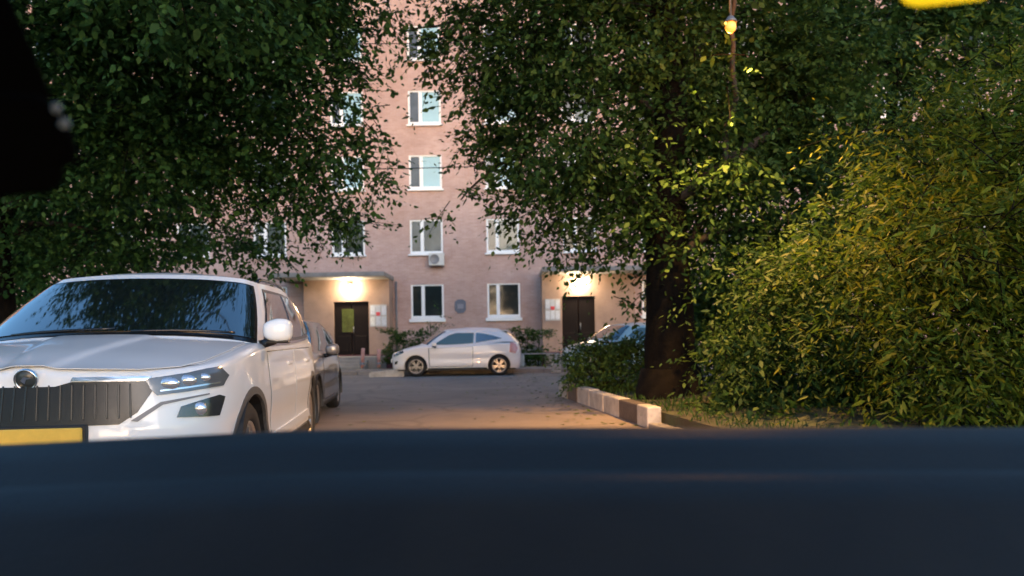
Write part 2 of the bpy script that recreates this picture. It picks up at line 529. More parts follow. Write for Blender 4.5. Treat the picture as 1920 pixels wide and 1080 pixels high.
# the rooms' back so that nothing shows through
win_cache = {}
for (x, z, w, h, st, r, c) in wins:
    thin = ((c*5+r) % 3)
    mull = {5: 0.37, 6: 0.33, 4: 0.34}.get(c, 0.36) + 0.0
    key = (mull, r == 0, thin if c not in (4, 5, 6) else 0)
    if key not in win_cache:
        fw = 0.085
        f = MB()
        f.bbox((0, 0.03, 0), (fw, 0.11, h), 0.01, 1); f.bbox((w-fw, 0.03, 0), (w, 0.11, h), 0.01, 1)
        f.bbox((fw, 0.031, h-fw*0.8), (w-fw, 0.109, h), 0.01, 1); f.bbox((fw, 0.031, 0), (w-fw, 0.109, 0.13), 0.01, 1)
        mx_ = w*mull
        f.bbox((mx_-0.075, 0.028, 0.13), (mx_+0.075, 0.112, h-fw*0.8), 0.01, 1)
        if key[2] == 1: f.bbox((fw, 0.036, 0.95), (mx_-0.075, 0.10, 1.01), 0.008, 1)
        sl = MB()
        sl.bbox((-0.07, -0.13, -0.15 if key[1] else -0.075), (w+0.07, 0.05, -0.004), 0.012, 1)
        p1 = MB(); p1.box((fw, 0.07, 0.13), (mx_-0.075, 0.08, h-fw*0.8))
        p2 = MB(); p2.box((mx_+0.075, 0.074, 0.13), (w-fw, 0.084, h-fw*0.8))
        of = f.build('window', M['white_frame']); os_ = sl.build('sill', M['white_frame'])
        o1 = p1.build('pane'); o2 = p2.build('pane')
        win_cache[key] = (of.data, os_.data, o1.data, o2.data)
        for o in (of, os_, o1, o2): bpy.data.objects.remove(o)
    df, ds, d1, d2 = win_cache[key]
    fo = bpy.data.objects.new('window', df); COL.objects.link(fo)
    fo.parent = bld; fo.location = Vector((x, BY, z)) - bo
    so = bpy.data.objects.new('sill', ds); COL.objects.link(so); so.parent = fo
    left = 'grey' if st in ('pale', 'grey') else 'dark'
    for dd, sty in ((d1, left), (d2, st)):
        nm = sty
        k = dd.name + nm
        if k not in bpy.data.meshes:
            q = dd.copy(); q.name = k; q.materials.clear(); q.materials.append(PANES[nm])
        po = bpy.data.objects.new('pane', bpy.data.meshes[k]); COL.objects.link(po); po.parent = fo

# entrances -----------------------------------------------------------
def entrance(x0, x1, dx0, dx1, dz0, dz1, canx, canz, glass, noteside):
    yf = 32.6                     # porch front
    p = empty('porch'); p.parent = bld; p.location = Vector((0, 0, 0)) - bo
    mb = MB()
    # front wall in three pieces round the door, side walls and back
    for a, b, c, d in ((x0, dx0, 0.55, canz), (dx1, x1, 0.55, canz), (dx0, dx1, dz1, canz)):
        mb.box((a, yf, c), (b, BY-0.003, d))
    mb.build('porch_wall', M['plaster'], p)
    mb = MB(); mb.box((x0-0.05, yf-0.05, -0.05), (x1+0.05, BY-0.07, 0.547)); mb.build('porch_plinth', M['burgundy'], p)
    mb = MB(); mb.bbox((canx[0], 31.1, canz+0.003), (canx[1], BY-0.004, canz+0.20), 0.02, 1); mb.build('canopy', M['concrete'], p)
    mb = MB(); mb.box((canx[0]+0.1, 30.7, -0.05), (canx[1]-0.2, yf-0.055, 0.5)); mb.build('landing', M['concrete'], p)
    for k in range(3):
        mb = MB(); mb.box((dx0-0.3, 30.7-0.3*(k+1), -0.05), (dx1+0.3, 30.7-0.3*k-0.002, 0.5-0.125*(k+1))); mb.build('step', M['concrete'], p)
    d = empty('door'); d.parent = bld; d.location = -bo
    mid = (dx0+dx1)/2
    for a, b in ((dx0, mid-0.006), (mid+0.006, dx1)):
        mb = MB(); mb.bbox((a+0.01, yf+0.10, 0.56), (b-0.01, yf+0.16, dz1-0.02), 0.01, 1)
        mb.bbox((a+0.12, yf+0.085, 0.7), (b-0.12, yf+0.11, 1.35), 0.01, 1)
        mb.build('door_leaf', M['door_brown'], d)
    mb = MB(); mb.tube([(mid+0.08, yf+0.05, 1.45), (mid+0.08, yf+0.05, 1.75)], 0.018); mb.build('handle', M['metal_grey'], d)
    if glass:
        mb = MB(); mb.box((dx0+0.33, yf+0.088, 1.52), (dx0+0.83, yf+0.098, 2.5))
        mb.build('door_glass', mat('lit_door_glass', (0.075, 0.09, 0.025), 0.2, emit=(0.50, 0.55, 0.12), estr=0.004, noise=0.5, nscale=5), d)
    return p
entrance(-8.75, -5.15, -7.50, -6.02, 0.85, 2.80, (-9.75, -5.10), 3.72, True, 1)
entrance(1.30, 5.2, 2.13, 3.52, 0.85, 2.88, (1.25, 6.0), 3.80, False, -1)

def wall_lamp(x, z, label, power):
    t = empty('wall_lamp', (x, 32.6, z))
    tag(t, label, 'lamp', 'entrance lamps under the canopies')
    mb = MB(); mb.bbox((-0.09, -0.14, 0.06), (0.09, -0.004, 0.12), 0.012, 2); mb.build('housing', M['metal_grey'], t)
    mb = MB(); mb.sphere((0, -0.10, 0), (0.10, 0.09, 0.075)); b = mb.build('bulb', mat('lit_bulb', (1, 0.9, 0.75), 0.4, emit=(1.0, 0.80, 0.50), estr=60), t)
    L = bpy.data.lights.new('lamp_light', 'POINT'); L.energy = power; L.color = (1.0, 0.80, 0.54); L.shadow_soft_size = 0.12
    lo = bpy.data.objects.new('lamp_light', L); COL.objects.link(lo); lo.parent = t; lo.location = (0, -0.26, -0.06)
wall_lamp(-6.78, 3.42, 'glowing lamp above the double door with the lit glass panel', 22)
wall_lamp(2.87, 3.50, 'glowing lamp above the plain brown door beside the big trunk', 22)

def notices(x0, x1, z0, z1, label, seed):
    rr = random.Random(seed)
    t = empty('notice_board', ((x0+x1)/2, 32.59, z0)); tag(t, label, 'notice board')
    w, h = x1-x0, z1-z0
    mb = MB(); mb.box((-w/2, -0.015, 0), (w/2, 0.008, h)); mb.build('board', mat('board_grey', (0.42, 0.40, 0.38), 0.7), t)
    cs = [(0.74, 0.75, 0.78), (0.66, 0.68, 0.74), (0.78, 0.78, 0.74), (0.6, 0.62, 0.66)]
    for i in range(3):
        for j in range(2):
            a = -w/2 + w*(i+0.08+rr.uniform(-0.04, 0.05))/3; b = a + w*0.27
            c = h*(j+0.06+rr.uniform(0, 0.08))/2; d = c + h*0.40
            mb = MB(); mb.box((a, -0.021, c), (b, -0.017, d))
            mb.build('paper', mat('paper', rr.choice(cs), 0.8, noise=0.35, nscale=14), t)
    mb = MB(); mb.box((-0.09, -0.028, h*0.5), (0.08, -0.022, h*0.66)); mb.build('red_notice', mat('red_paper', (0.55, 0.06, 0.07), 0.7), t)
notices(-5.97, -5.26, 1.72, 2.66, 'grey board of white and red paper notices right of the door with lit glass', 3)
notices(1.42, 2.05, 1.86, 2.78, 'board of pale paper notices left of the plain brown door', 5)

# air conditioner and plaque
t = empty('air_conditioner', (-3.2, BY, 4.28)); tag(t, 'white outdoor air conditioner box mounted on brick wall below a window', 'air conditioner')
mb = MB(); mb.bbox((-0.33, -0.42, 0.06), (0.33, -0.12, 0.60), 0.025, 2); mb.build('casing', M['ac_white'], t)
mb = MB(); mb.lathe([(0.0, 0.0), (0.19, 0.0), (0.21, 0.012), (0.21, 0.0)], 24, Matrix.Translation((-0.08, -0.424, 0.33)) @ Matrix.Rotation(R(90), 4, 'X')); mb.build('fan_grille', M['metal_grey'], t)
for s in (-0.24, 0.24):
    mb = MB(); mb.box((s-0.02, -0.40, 0.02), (s+0.02, -0.004, 0.058)); mb.build('bracket', M['metal_grey'], t)
mb = MB()
pl = [(-0.24, 0.14), (-0.24, 0.5), (-0.12, 0.60), (0.12, 0.60), (0.24, 0.5), (0.24, 0.14), (0.12, 0.0), (-0.12, 0.0)]
t = empty('wall_plaque', (-2.22, BY, 2.28)); tag(t, 'small dark blue grey house plaque on brick wall between two ground floor windows', 'plaque')
mb.prism(pl, lambda u, v, q: (u, q, v), -0.035, -0.004); mb.build('plate', mat('plaque_blue', (0.10, 0.12, 0.17), 0.45, noise=0.3, nscale=8), t)
mb = MB(); mb.prism([(-0.13, 0.2), (-0.13, 0.4), (0.13, 0.4), (0.13, 0.2)], lambda u, v, q: (u, q, v), -0.041, -0.037); mb.build('panel', mat('plaque_panel', (0.2, 0.2, 0.24), 0.45), t)
# drain pipe by the left porch
t = empty('drain_pipe', (-5.0, BY-0.10, 0)); tag(t, 'thin grey drain pipe beside the left porch of the brick block', 'pipe')
mb = MB(); mb.tube([(0, -0.02, 0.2), (0, -0.02, 3.7)], 0.05); mb.build('pipe', M['metal_grey'], t)

# ------------------------------------------------------------------ cars
def lerp_prof(prof):
    xs_ = [p[0] for p in prof]; ys_ = [p[1] for p in prof]
    # smooth interpolation
    def f(y):
        return float(np.interp(y, xs_, ys_))
    fine = np.linspace(xs_[0]-0.6, xs_[-1]+0.6, 500)
    raw = np.interp(fine, xs_, ys_)
    k = np.hanning(41); k /= k.sum()
    sm = np.convolve(np.pad(raw, 20, mode='edge'), k, 'valid')
    return lambda y: float(np.interp(y, fine, sm))

class Car:
    def __init__(s, name, label, cat, group, loc, rz, D, paint):
        s.D = D
        s.root = empty(name, loc, rz)
        tag(s.root, label, cat, group)
        s.paint = paint
        pr = Ring([(x, y) for x, y in D['plan']])
        N = 900
        P = np.array([pr(t) for t in np.linspace(0, pr.n, N)])
        seg = np.r_[0, np.cumsum(np.hypot(*np.diff(P, axis=0).T))]
        s.A = seg[-1]
        s.al, s.px, s.py = seg, P[:, 0], P[:, 1]
        T = np.gradient(P, axis=0); T /= np.linalg.norm(T, axis=1)[:, None]
        s.nx, s.ny = -T[:, 1]*-1, -T[:, 0]     # outward = (ty,-tx)
        s.nx, s.ny = T[:, 1], -T[:, 0]
        s.hprof = lerp_prof(D['top'])
        s.rr = D.get('round', 0.05)
        ins = s.rr + 0.03
        s.zt = np.array([s.H(s.px[i]-s.nx[i]*ins, s.py[i]-s.ny[i]*ins) for i in range(N)])
        s.zb = D.get('zb', 0.22)
        s.gb, s.gt = Ring(D['gbase']), Ring(D['gtop'])
    def H(s, x, y):
        z = s.hprof(y) - s.D['crown']*x*x
        cr_ = s.D.get('crease')
        if cr_ and -0.1 < y < 1.3:
            xc = cr_[0] + cr_[1]*y
            z += cr_[2]/(1+math.exp(-max(-30, min(30, (xc-abs(x))/0.012))))
        return z
    def pl(s, a):
        g = abs(a)
        x, y = np.interp(g, s.al, s.px), np.interp(g, s.al, s.py)
        nx, ny = np.interp(g, s.al, s.nx), np.interp(g, s.al, s.ny)
        k = math.hypot(nx, ny)
        sg = -1 if a < 0 else 1
        return sg*x, y, sg*nx/k, ny/k, float(np.interp(g, s.al, s.zt))
    def bpt(s, a, z):
        x, y, nx, ny, zt = s.pl(a)
        r = s.rr
        o = 0.0
        if z > zt-r: o += r-math.sqrt(max(0, r*r-(z-(zt-r))**2))
        if z < 0.40: o += ((0.40-z)/0.18)**2*0.035
        side = abs(nx)
        o += 0.03*max(0, min(1, (z-0.72)/0.35))*side
        o += s.D.get('sculpt', 0.012)*math.exp(-((z-0.52)/0.09)**2)*side**4
        if ny < 0: o += -ny*s.D.get('lean', 0.18)*max(0, z-0.62)
        else: o += ny*s.D.get('rlean', 0.12)*max(0, z-0.7)
        return Vector((x-nx*o, y-ny*o, z))
    def belt(s, a, v, zmode=False):
        zt = s.pl(a)[4]
        z = v if zmode else s.zb+v*(zt-s.zb)
        e = 0.004
        p = s.bpt(a, z)
        du = s.bpt(a+e, z)-s.bpt(a-e, z)
        dv = s.bpt(a, min(zt, z+e))-s.bpt(a, z-e)
        n = du.cross(dv)
        if n.length < 1e-9: n = Vector((0, 0, 1))
        n.normalize()
        x, y, nx, ny, _ = s.pl(a)
        if n.x*nx+n.y*ny+n.z*0.3 < 0: n = -n
        return p, n
    def green(s, t, k):
        e = 0.01
        def P(t_, k_):
            a, b = s.gb(t_), s.gt(t_)
            p = Vector(a+(b-a)*k_)
            return p
        p = P(t, k)
        n = (P(t+e, k)-P(t-e, k)).cross(P(t, k+e)-P(t, k-e)).normalized()
        if n.z < 0 and abs(n.z) > 0.01: n = -n
        bul = s.D.get('bulge', 0.025)*math.sin(math.pi*max(0, min(1, k)))
        return p+n*bul, n
    def roof(s, t, k):
        yf, yr = s.gt(0)[1], s.gt(s.gt.n)[1]
        rz = s.D['roofz']
        def P(t_, k_):
            q = s.gt(t_)
            yc = min(max(q[1], yf+0.30), yr-0.25)
            zc = rz - s.D.get('roofcurve', 0.05)*((yc-(yf+yr)/2)/((yr-yf)/2))**2
            w = math.sin(k_*math.pi/2)
            return Vector((q[0]*(1-k_), q[1]+(yc-q[1])*k_, q[2]+(zc-q[2])*w))
        e = 0.01
        n = (P(t+e, k)-P(t-e, k)).cross(P(t, min(1, k+e))-P(t, max(0, k-e)))
        n = n.normalized() if n.length > 1e-9 else Vector((0, 0, 1))
        if n.z < 0: n = -n
        if k > 0.97: n = Vector((0, 0, 1))
        return P(t, k), n
    def a_x(s, x):
        i = np.argmax(s.px)
        return float(np.interp(x, s.px[:i], s.al[:i]))
    def a_y(s, y): return float(np.interp(y, s.py, s.al))
    def build(s):
        D = s.D
        mb = MB().mat(s.paint)
        step = D.get('step', 0.07)
        for sg in (1, -1):
            # outline in (a,z) with wheel arch notches
            zb = s.zb
            pts = [(0, zb)]
            for yw in D['wheels']:
                aw = s.a_y(yw); ra = D['arch']; zc = D['wr']
                th0 = math.asin(max(-1, min(1, (zb-zc)/ra)))
                n = 22
                for i in range(n+1):
                    th = math.pi-th0 + (2*th0-math.pi)*i/n
                    pts.append((aw+ra*math.cos(th), zc+ra*math.sin(th)))
            pts += [(s.A, zb)]
            pts += [(s.A*(1-i/60), None) for i in range(61)]
            out = []
            for i in range(len(pts)):
                a, z = pts[i]
                zt = s.pl(a)[4]
                v = 1.0 if z is None else (z-zb)/(zt-zb)
                out.append((a*sg, v))
            vsl = [0.12, 0.24, 0.36, 0.48, 0.6, 0.7, 0.8, 0.87, 0.91, 0.935, 0.955, 0.972, 0.985, 0.994]
            patch(mb, out, s.belt, [sg*u for u in frange(0, s.A, step)], vsl)
        # deck
        poly = []
        for a in np.linspace(-s.A, s.A, 140, endpoint=False):
            p = s.bpt(a, s.pl(a)[4]); poly.append((p.x, p.y))
        def deck(x, y):
            e = 0.004
            n = Vector((-(s.H(x+e, y)-s.H(x-e, y))/(2*e), -(s.H(x, y+e)-s.H(x, y-e))/(2*e), 1)).normalized()
            return Vector((x, y, s.H(x, y))), n
        s.deck = deck
        L = D['plan'][-1][1]
        patch(mb, poly, deck, frange(-0.95, 0.95, 0.08), frange(0, L, 0.10))
        n = s.gb.n
        patch(mb, [(-n, -0.08), (n, -0.08), (n, 1), (-n, 1)], s.green, frange(-n, n, 0.25), [0, 0.25, 0.5, 0.75])
        patch(mb, [(-n, 0), (n, 0), (n, 1), (-n, 1)], s.roof, frange(-n, n, 0.25), [0.04, 0.1, 0.2, 0.35, 0.55, 0.75, 0.9])
        body = mb.build('body', None, s.root)
        # hood
        if 'hood' in D:
            mb = MB(); patch(mb, D['hood'], deck, frange(-0.9, 0.9, 0.025), frange(0, 1.5, 0.06), rim=0.004, off=0.007)
            mb.build('hood', s.paint, s.root)
        # underbody and wheel wells
        mb = MB()
        w = D['plan'][len(D['plan'])//2][0]
        mb.box((-w+0.06, 0.25, s.zb-0.02), (w-0.06, L-0.2, s.zb+0.02))
        for yw in D['wheels']:
            for sg in (-1, 1):
                aw = D['arch']+0.012
                p, f = [], []
                for i in range(17):
                    th = -0.25+(math.pi+0.5)*i/16
                    for xx in (w-0.015, w-0.42):
                        p.append((sg*xx, yw+aw*math.cos(th), D['wr']+aw*math.sin(th)))
                for i in range(16): f.append((2*i, 2*i+1, 2*i+3, 2*i+2))
                f.append([2*i+1 for i in range(17)])
                mb.add(p, f, smooth=False)
        mb.build('underbody', M['black_plastic'], s.root)
        # wheels
        tr, rr_ = D['wr'], D['rimr']
        tyre = MB(); W = D.get('tw', 0.21)
        prof = [(rr_, -W/2+0.02), (rr_+0.02, -W/2), (tr-0.04, -W/2), (tr-0.008, -W/2+0.025), (tr, -W/2+0.05), (tr, W/2-0.05), (tr-0.008, W/2-0.025), (tr-0.04, W/2), (rr_+0.02, W/2), (rr_, W/2-0.02)]
        Rm = Matrix.Rotation(R(90), 4, 'Y')
        tyre.lathe(prof, 40, Rm, closed=True)
        rim = MB()
        rim.lathe([(rr_-0.03, -W/2+0.03), (rr_-0.025, W/2-0.03), (rr_, W/2-0.012), (rr_+0.004, W/2-0.03), (rr_, -W/2+0.02)], 40, Rm)
        rim.mat(M['rim'])
        rim.lathe([(0, W/2-0.03), (0.055, W/2-0.03), (0.065, W/2-0.06), (0.065, 0)], 20, Rm)
        for k in range(5):
            for q in (-0.16, 0.16):
                an = 2*math.pi*k/5+q*1.15
                Mx = Rm @ Matrix.Rotation(an, 4, 'Z')
                rim.box((0.04, -0.014, W/2-0.06), (rr_-0.015, 0.014, W/2-0.028), Mx)
        disc = MB(); disc.lathe([(0, 0.0), (rr_-0.05, 0.0), (rr_-0.05, -0.02), (0, -0.02)], 24, Rm)
        td = rd = dd = None
        for yw in D['wheels']:
            for sg in (1, -1):
                e = empty('wheel', (sg*(w-0.035-W/2), yw, tr)); e.parent = s.root
                if sg < 0: e.rotation_euler = (0, 0, math.pi)
                if td is None:
                    td = tyre.build('tyre', M['rubber'], e); rd = rim.build('rim', None, e); dd = disc.build('brake_disc', M['black_plastic'], e)
                else:
                    for q in (td, rd, dd):
                        c = q.copy(); COL.objects.link(c); c.parent = e
        return s
    def over(s, name, poly, m, off=0.004, rim=0.02, parent=None, step=0.05, side=0, conv='x'):
        """panel on the belt surface; poly in (x or y, z); mirrored on both sides unless side given"""
        res = []
        for sg in ((1, -1) if side == 0 else (side,)):
            q = []
            for u, z in densify(poly, step):
                a = (s.a_x(u) if conv == 'x' else s.a_y(u)) if u >= 0 else -(s.a_x(-u))
                q.append((a*sg, z))
            mb = MB()
            us = [t for t in frange(-s.A, s.A, step)]
            lo, hi = min(p[0] for p in q), max(p[0] for p in q)
            zl, zh = min(p[1] for p in q), max(p[1] for p in q)
            patch(mb, q, lambda a, z: s.belt(a, z, True), [u for u in us if lo < u < hi], frange(zl, zh, 0.05), rim=rim, off=off)
            res.append(mb.build(name, m, parent or s.root))
        return res
    def pane(s, name, poly, m, off=0.005, rim=0.012, side=0, parent=None):
        res = []
        for sg in ((1, -1) if side == 0 else (1,)):
            q = [(u*sg, v) for u, v in densify(poly, 0.2)]
            mb = MB()
            lo, hi = min(p[0] for p in q), max(p[0] for p in q)
            patch(mb, q, s.green, [u for u in frange(-s.gb.n, s.gb.n, 0.2) if lo < u < hi], [0.25, 0.5, 0.75], rim=rim, off=off)
            res.append(mb.build(name, m, parent or s.root))
        return res

def mirror_housing(car, x, y, z, sx=0.11, m=None):
    for sg in (1, -1):
        mb = MB()
        mb.mat(m or car.paint)
        bm = bmesh.new()
        bmesh.ops.create_uvsphere(bm, u_segments=20, v_segments=14, radius=1)
        for v in bm.verts:
            c = v.co
            f = lambda t: math.copysign(abs(t)**0.62, t)
            c.x, c.y, c.z = f(c.x)*sx, f(c.y)*0.075, f(c.z)*0.078
            c.y += 0.25*max(0, c.x)*0.4
            if c.x < 0: c.z *= 1+0.25*c.x/sx
        mb.bm(bm, Matrix.Translation((sg*x, y, z)) @ Matrix.Diagonal((sg, 1, 1, 1)), smooth=True)
        mo = mb.build('mirror', None, car.root)
        mb = MB(); mb.tube([(sg*(x-sx*0.3), y+0.01, z-0.06), (sg*(x-sx*1.0), y+0.03, z-0.085), (sg*(x-sx-0.12), y+0.06, z-0.10)], [0.035, 0.03, 0.028], 8)
        mb.build('mirror_arm', M['black_trim'], mo)
        mb = MB(); mb.bbox((sg*x-sx*0.8, y-0.055, z-0.084), (sg*x+sx*0.8, y+0.05, z-0.066), 0.008, 1); mb.build('mirror_base', M['black_trim'], mo)

# --- white crossover ---------------------------------------------------
SUV = dict(
    plan=[(0, 0.0), (0.30, 0.012), (0.52, 0.05), (0.70, 0.135), (0.815, 0.27), (0.875, 0.50), (0.905, 0.95), (0.915, 1.8), (0.915, 2.7), (0.90, 3.5), (0.86, 3.95), (0.74, 4.20), (0.4, 4.30), (0, 4.32)],
    top=[(-0.1, 0.895), (0.05, 0.915), (0.35, 0.985), (0.8, 1.06), (1.15, 1.095), (1.6, 1.09), (3.0, 1.10), (4.4, 1.12)],
    crown=0.085, crease=(0.09, 0.20, 0.016), round=0.05, lean=0.16,
    gbase=[(0, 0.98, 1.09), (0.40, 1.01, 1.085), (0.70, 1.10, 1.06), (0.835, 1.22, 1.03), (0.868, 1.45, 1.015), (0.872, 2.0, 1.02), (0.872, 2.6, 1.03), (0.862, 3.2, 1.05), (0.83, 3.7, 1.08), (0.72, 4.02, 1.10), (0.4, 4.14, 1.1), (0, 4.16, 1.1)],
    gtop=[(0, 1.83, 1.535), (0.36, 1.845, 1.527), (0.60, 1.89, 1.508), (0.675, 1.99, 1.49), (0.698, 2.12, 1.485), (0.71, 2.4, 1.492), (0.71, 2.85, 1.50), (0.70, 3.25, 1.488), (0.67, 3.55, 1.465), (0.58, 3.74, 1.455), (0.32, 3.80, 1.46), (0, 3.82, 1.465)],
    roofz=1.595, roofcurve=0.05, wheels=(0.83, 3.47), arch=0.385, wr=0.345, rimr=0.225, zb=0.24,
    hood=[(-0.30, 0.055), (0, 0.045), (0.30, 0.055), (0.50, 0.09), (0.66, 0.20), (0.74, 0.36), (0.79, 0.7), (0.80, 1.08), (0.72, 1.06), (0.40, 0.985), (0, 0.955), (-0.40, 0.985), (-0.72, 1.06), (-0.80, 1.08), (-0.79, 0.7), (-0.74, 0.36), (-0.66, 0.20), (-0.50, 0.09)],
)
def suv(name, label, loc, rz, paint, group, plate):
    c = Car(name, label, 'car', group, loc, rz, SUV, paint).build()
    fr = c.pane('windscreen_frame', [(-3.05, 0.0), (3.05, 0.0), (2.9, 0.90), (-2.9, 0.90)], M['black_trim'], off=0.003, side=1)
    ws = c.pane('windscreen', [(-2.86, 0.05), (2.86, 0.05), (2.72, 0.865), (-2.72, 0.865)], M['car_glass'], off=0.007, side=1)
    # wipers
    for x0, x1 in ((-0.55, 0.05), (0.15, 0.72)):
        pts = []
        for i in range(8):
            t = i/7; x = x0+(x1-x0)*t
            s = np.interp(abs(x), [c.gb(q)[0] for q in np.linspace(0, 3.2, 60)], np.linspace(0, 3.2, 60))
            p, n = c.green(math.copysign(s, x), 0.02+0.035*t)
            pts.append(p+n*0.02)
        mb = MB(); mb.tube(pts, [0.008]*8, 6); mb.build('wiper', M['black_trim'], c.root)
    # windows along the sides
    c.pane('window_frame', [(3.55, 0.03), (8.3, 0.06), (7.9, 0.86), (3.95, 0.90)], M['black_trim'], off=0.003)
    c.pane('side_window', [(3.72, 0.09), (5.62, 0.10), (5.55, 0.83), (4.02, 0.83)], M['car_glass'], off=0.007)
    c.pane('side_window', [(5.80, 0.10), (7.05, 0.11), (6.95, 0.82), (5.74, 0.83)], M['car_glass'], off=0.007)
    c.pane('side_window', [(7.20, 0.12), (8.12, 0.14), (7.8, 0.78), (7.12, 0.82)], M['car_glass'], off=0.007)
    c.pane('window_trim', [(3.6, -0.01), (8.3, 0.02), (8.3, 0.06), (3.6, 0.035)], M['chrome'], off=0.010, rim=0.008)
    c.pane('rear_window', [(-10.9, 0.1), (-9.5, 0.1), (-9.5, 0.85), (-10.9, 0.85)], M['car_glass'], off=0.006, side=1)
    # doors, cladding
    for dp in ([(1.32, 0.36), (2.34, 0.36), (2.34, 0.985), (1.30, 0.975)], [(2.36, 0.36), (3.10, 0.36), (3.35, 0.72), (3.38, 0.99), (2.36, 0.985)]):
        mx_, mz_ = sum(p[0] for p in dp)/len(dp), sum(p[1] for p in dp)/len(dp)
        c.over('door_gap', [(x+math.copysign(.009, x-mx_), z+math.copysign(.008, z-mz_)) for x, z in dp], M['black_trim'], off=0.0025, rim=0.0, conv='y')
        c.over('door', dp, paint, off=0.0045, rim=0.002, conv='y')
    c.over('cladding', [(1.26, 0.25), (3.05, 0.25), (3.05, 0.345), (1.26, 0.345)], M['black_plastic'], off=0.008, conv='y')
    c.over('side_moulding', [(1.36, 0.40), (3.0, 0.40), (3.0, 0.46), (1.40, 0.44)], paint, off=0.018, conv='y')
    for yd in (2.12, 3.08):
        for sg in (1, -1):
            mb = MB(); mb.bbox((sg*0.895-0.016, yd-0.1, 0.87), (sg*0.895+0.022, yd+0.1, 0.90), 0.008, 1); mb.build('door_handle', paint, c.root)
    # arch lips
    for yw in SUV['wheels']:
        ring = []
        for rad, seq in ((0.385, range(25)), (0.43, range(24, -1, -1))):
            for i in seq:
                th = math.pi*(-0.03)+math.pi*1.06*i/24
                ring.append((yw+rad*math.cos(th), 0.345+rad*math.sin(th)))
        ring = [(y, max(0.26, z)) for y, z in ring]
        q = ring
        for sg in (1, -1):
            mb = MB()
            aw = c.a_y(yw)
            patch(mb, [(sg*(aw+(y-yw)), z) for y, z in q], lambda a, z: c.belt(a, z, True), [], [], rim=0.02, off=0.006)
            mb.build('wheel_arch', mat('arch_trim', (0.09, 0.085, 0.08), 0.55) if 'arch_trim' not in bpy.data.materials else bpy.data.materials['arch_trim'], c.root)
    # front: grille with slats, lamps, bumper parts
    g = c.over('grille', [(-0.54, 0.850), (-0.20, 0.855), (-0.13, 0.835), (0.13, 0.835), (0.20, 0.855), (0.54, 0.850), (0.565, 0.80), (0.50, 0.70), (0.42, 0.645), (-0.42, 0.645), (-0.50, 0.70), (-0.565, 0.80)], M['black_trim'], off=0.005, side=1)[0]
    sl = MB(); sl.bbox((-0.004, -0.010, -0.082), (0.004, -0.004, 0.088), 0.002, 1)
    sd = None
    for k in range(-9, 10):
        x = k*0.052
        p, n = c.belt(c.a_x(abs(x))*(1 if x >= 0 else -1), 0.755, True)
        if sd is None:
            sd = sl.build('slat', mat('slat_dark', (0.009, 0.009, 0.010), 0.3), g); o = sd
        else:
            o = sd.copy(); COL.objects.link(o); o.parent = g
        o.location = p; o.rotation_euler = (R(-9), 0, math.atan2(n.x, -n.y)+R(14)*(1 if k > 0 else -1)*0.6)
    c.over('grille_trim', [(0.20, 0.857), (0.53, 0.852), (0.565, 0.868), (0.53, 0.872), (0.21, 0.876)], M['chrome'], off=0.014)
    hl = c.over('headlight', [(0.545, 0.862), (0.72, 0.882), (0.845, 0.908), (0.862, 0.86), (0.845, 0.808), (0.72, 0.79), (0.585, 0.778), (0.555, 0.815)], M['lamp_base'], off=0.008)
    for h, sg in zip(hl, (1, -1)):
        for xx, zz, r_ in ((0.635, 0.835, 0.044), (0.715, 0.847, 0.040), (0.785, 0.857, 0.030)):
            p, n = c.belt(sg*c.a_x(xx), zz, True)
            mb = MB(); mb.sphere(p+n*0.001, (r_*1.35, r_*0.5, r_*0.75)); mb.build('reflector', M['lamp_lens'], h)
        c.over('light_strip', [(0.60, 0.795), (0.72, 0.806), (0.835, 0.822), (0.835, 0.829), (0.72, 0.815), (0.60, 0.804)], M['lamp_lens'], off=0.012, rim=0.004, parent=h, side=sg)
    fl = c.over('fog_lamp', [(0.665, 0.665), (0.685, 0.718), (0.83, 0.762), (0.846, 0.75), (0.825, 0.655)], M['lamp_dark'], off=0.008)
    for h, sg in zip(fl, (1, -1)):
        p, n = c.belt(sg*c.a_x(0.755), 0.70, True)
        mb = MB(); mb.sphere(p+n*0.002, (0.042, 0.02, 0.036)); mb.build('reflector', M['lamp_lens'], h)
    c.over('lower_grille', [(-0.50, 0.30), (0.50, 0.30), (0.56, 0.46), (-0.56, 0.46)], M['black_plastic'], off=0.005, side=1)
    # slim bar below the lamp
    c.over('bumper_trim', [(0.47, 0.66), (0.60, 0.745), (0.80, 0.775), (0.80, 0.768), (0.61, 0.732), (0.50, 0.655)], M['metal_grey'], off=0.006, rim=0.006)
    # badge
    p, n = c.belt(0.0, 0.882, True)
    Mx = Matrix.Translation(Vector((0, p.y-0.016, 0.872))) @ Matrix.Rotation(R(90+14), 4, 'X')
    mb = MB(); mb.lathe([(0, 0.0), (0.048, 0.002), (0.05, -0.012)], 28, Mx); b = mb.build('badge', mat('badge_dark', (0.04, 0.05, 0.055), 0.3) if 'badge_dark' not in bpy.data.materials else bpy.data.materials['badge_dark'], c.root)
    mb = MB(); mb.lathe([(0.044, 0.0), (0.046, 0.006), (0.052, 0.006), (0.054, -0.01)], 28, Mx); mb.build('badge_ring', M['chrome'], b)
    mb = MB(); mb.prism([(-0.022, -0.004), (-0.006, 0.016), (0.026, 0.006), (0.004, 0.002), (-0.004, -0.02)], lambda u, v, q: Mx @ Vector((u, v, q)), 0.003, 0.006); mb.build('badge_mark', M['chrome'], b)
    p, n = c.belt(0, 0.58, True)
    mb = MB(); mb.bbox((-0.27, p.y-0.030, 0.525), (0.27, p.y-0.012, 0.640), 0.006, 1); pl_ = mb.build('number_plate', plate, c.root)
    mb = MB(); mb.bbox((-0.285, p.y-0.014, 0.512), (0.285, p.y+0.02, 0.652), 0.006, 1); mb.build('plate_holder', M['black_plastic'], pl_)
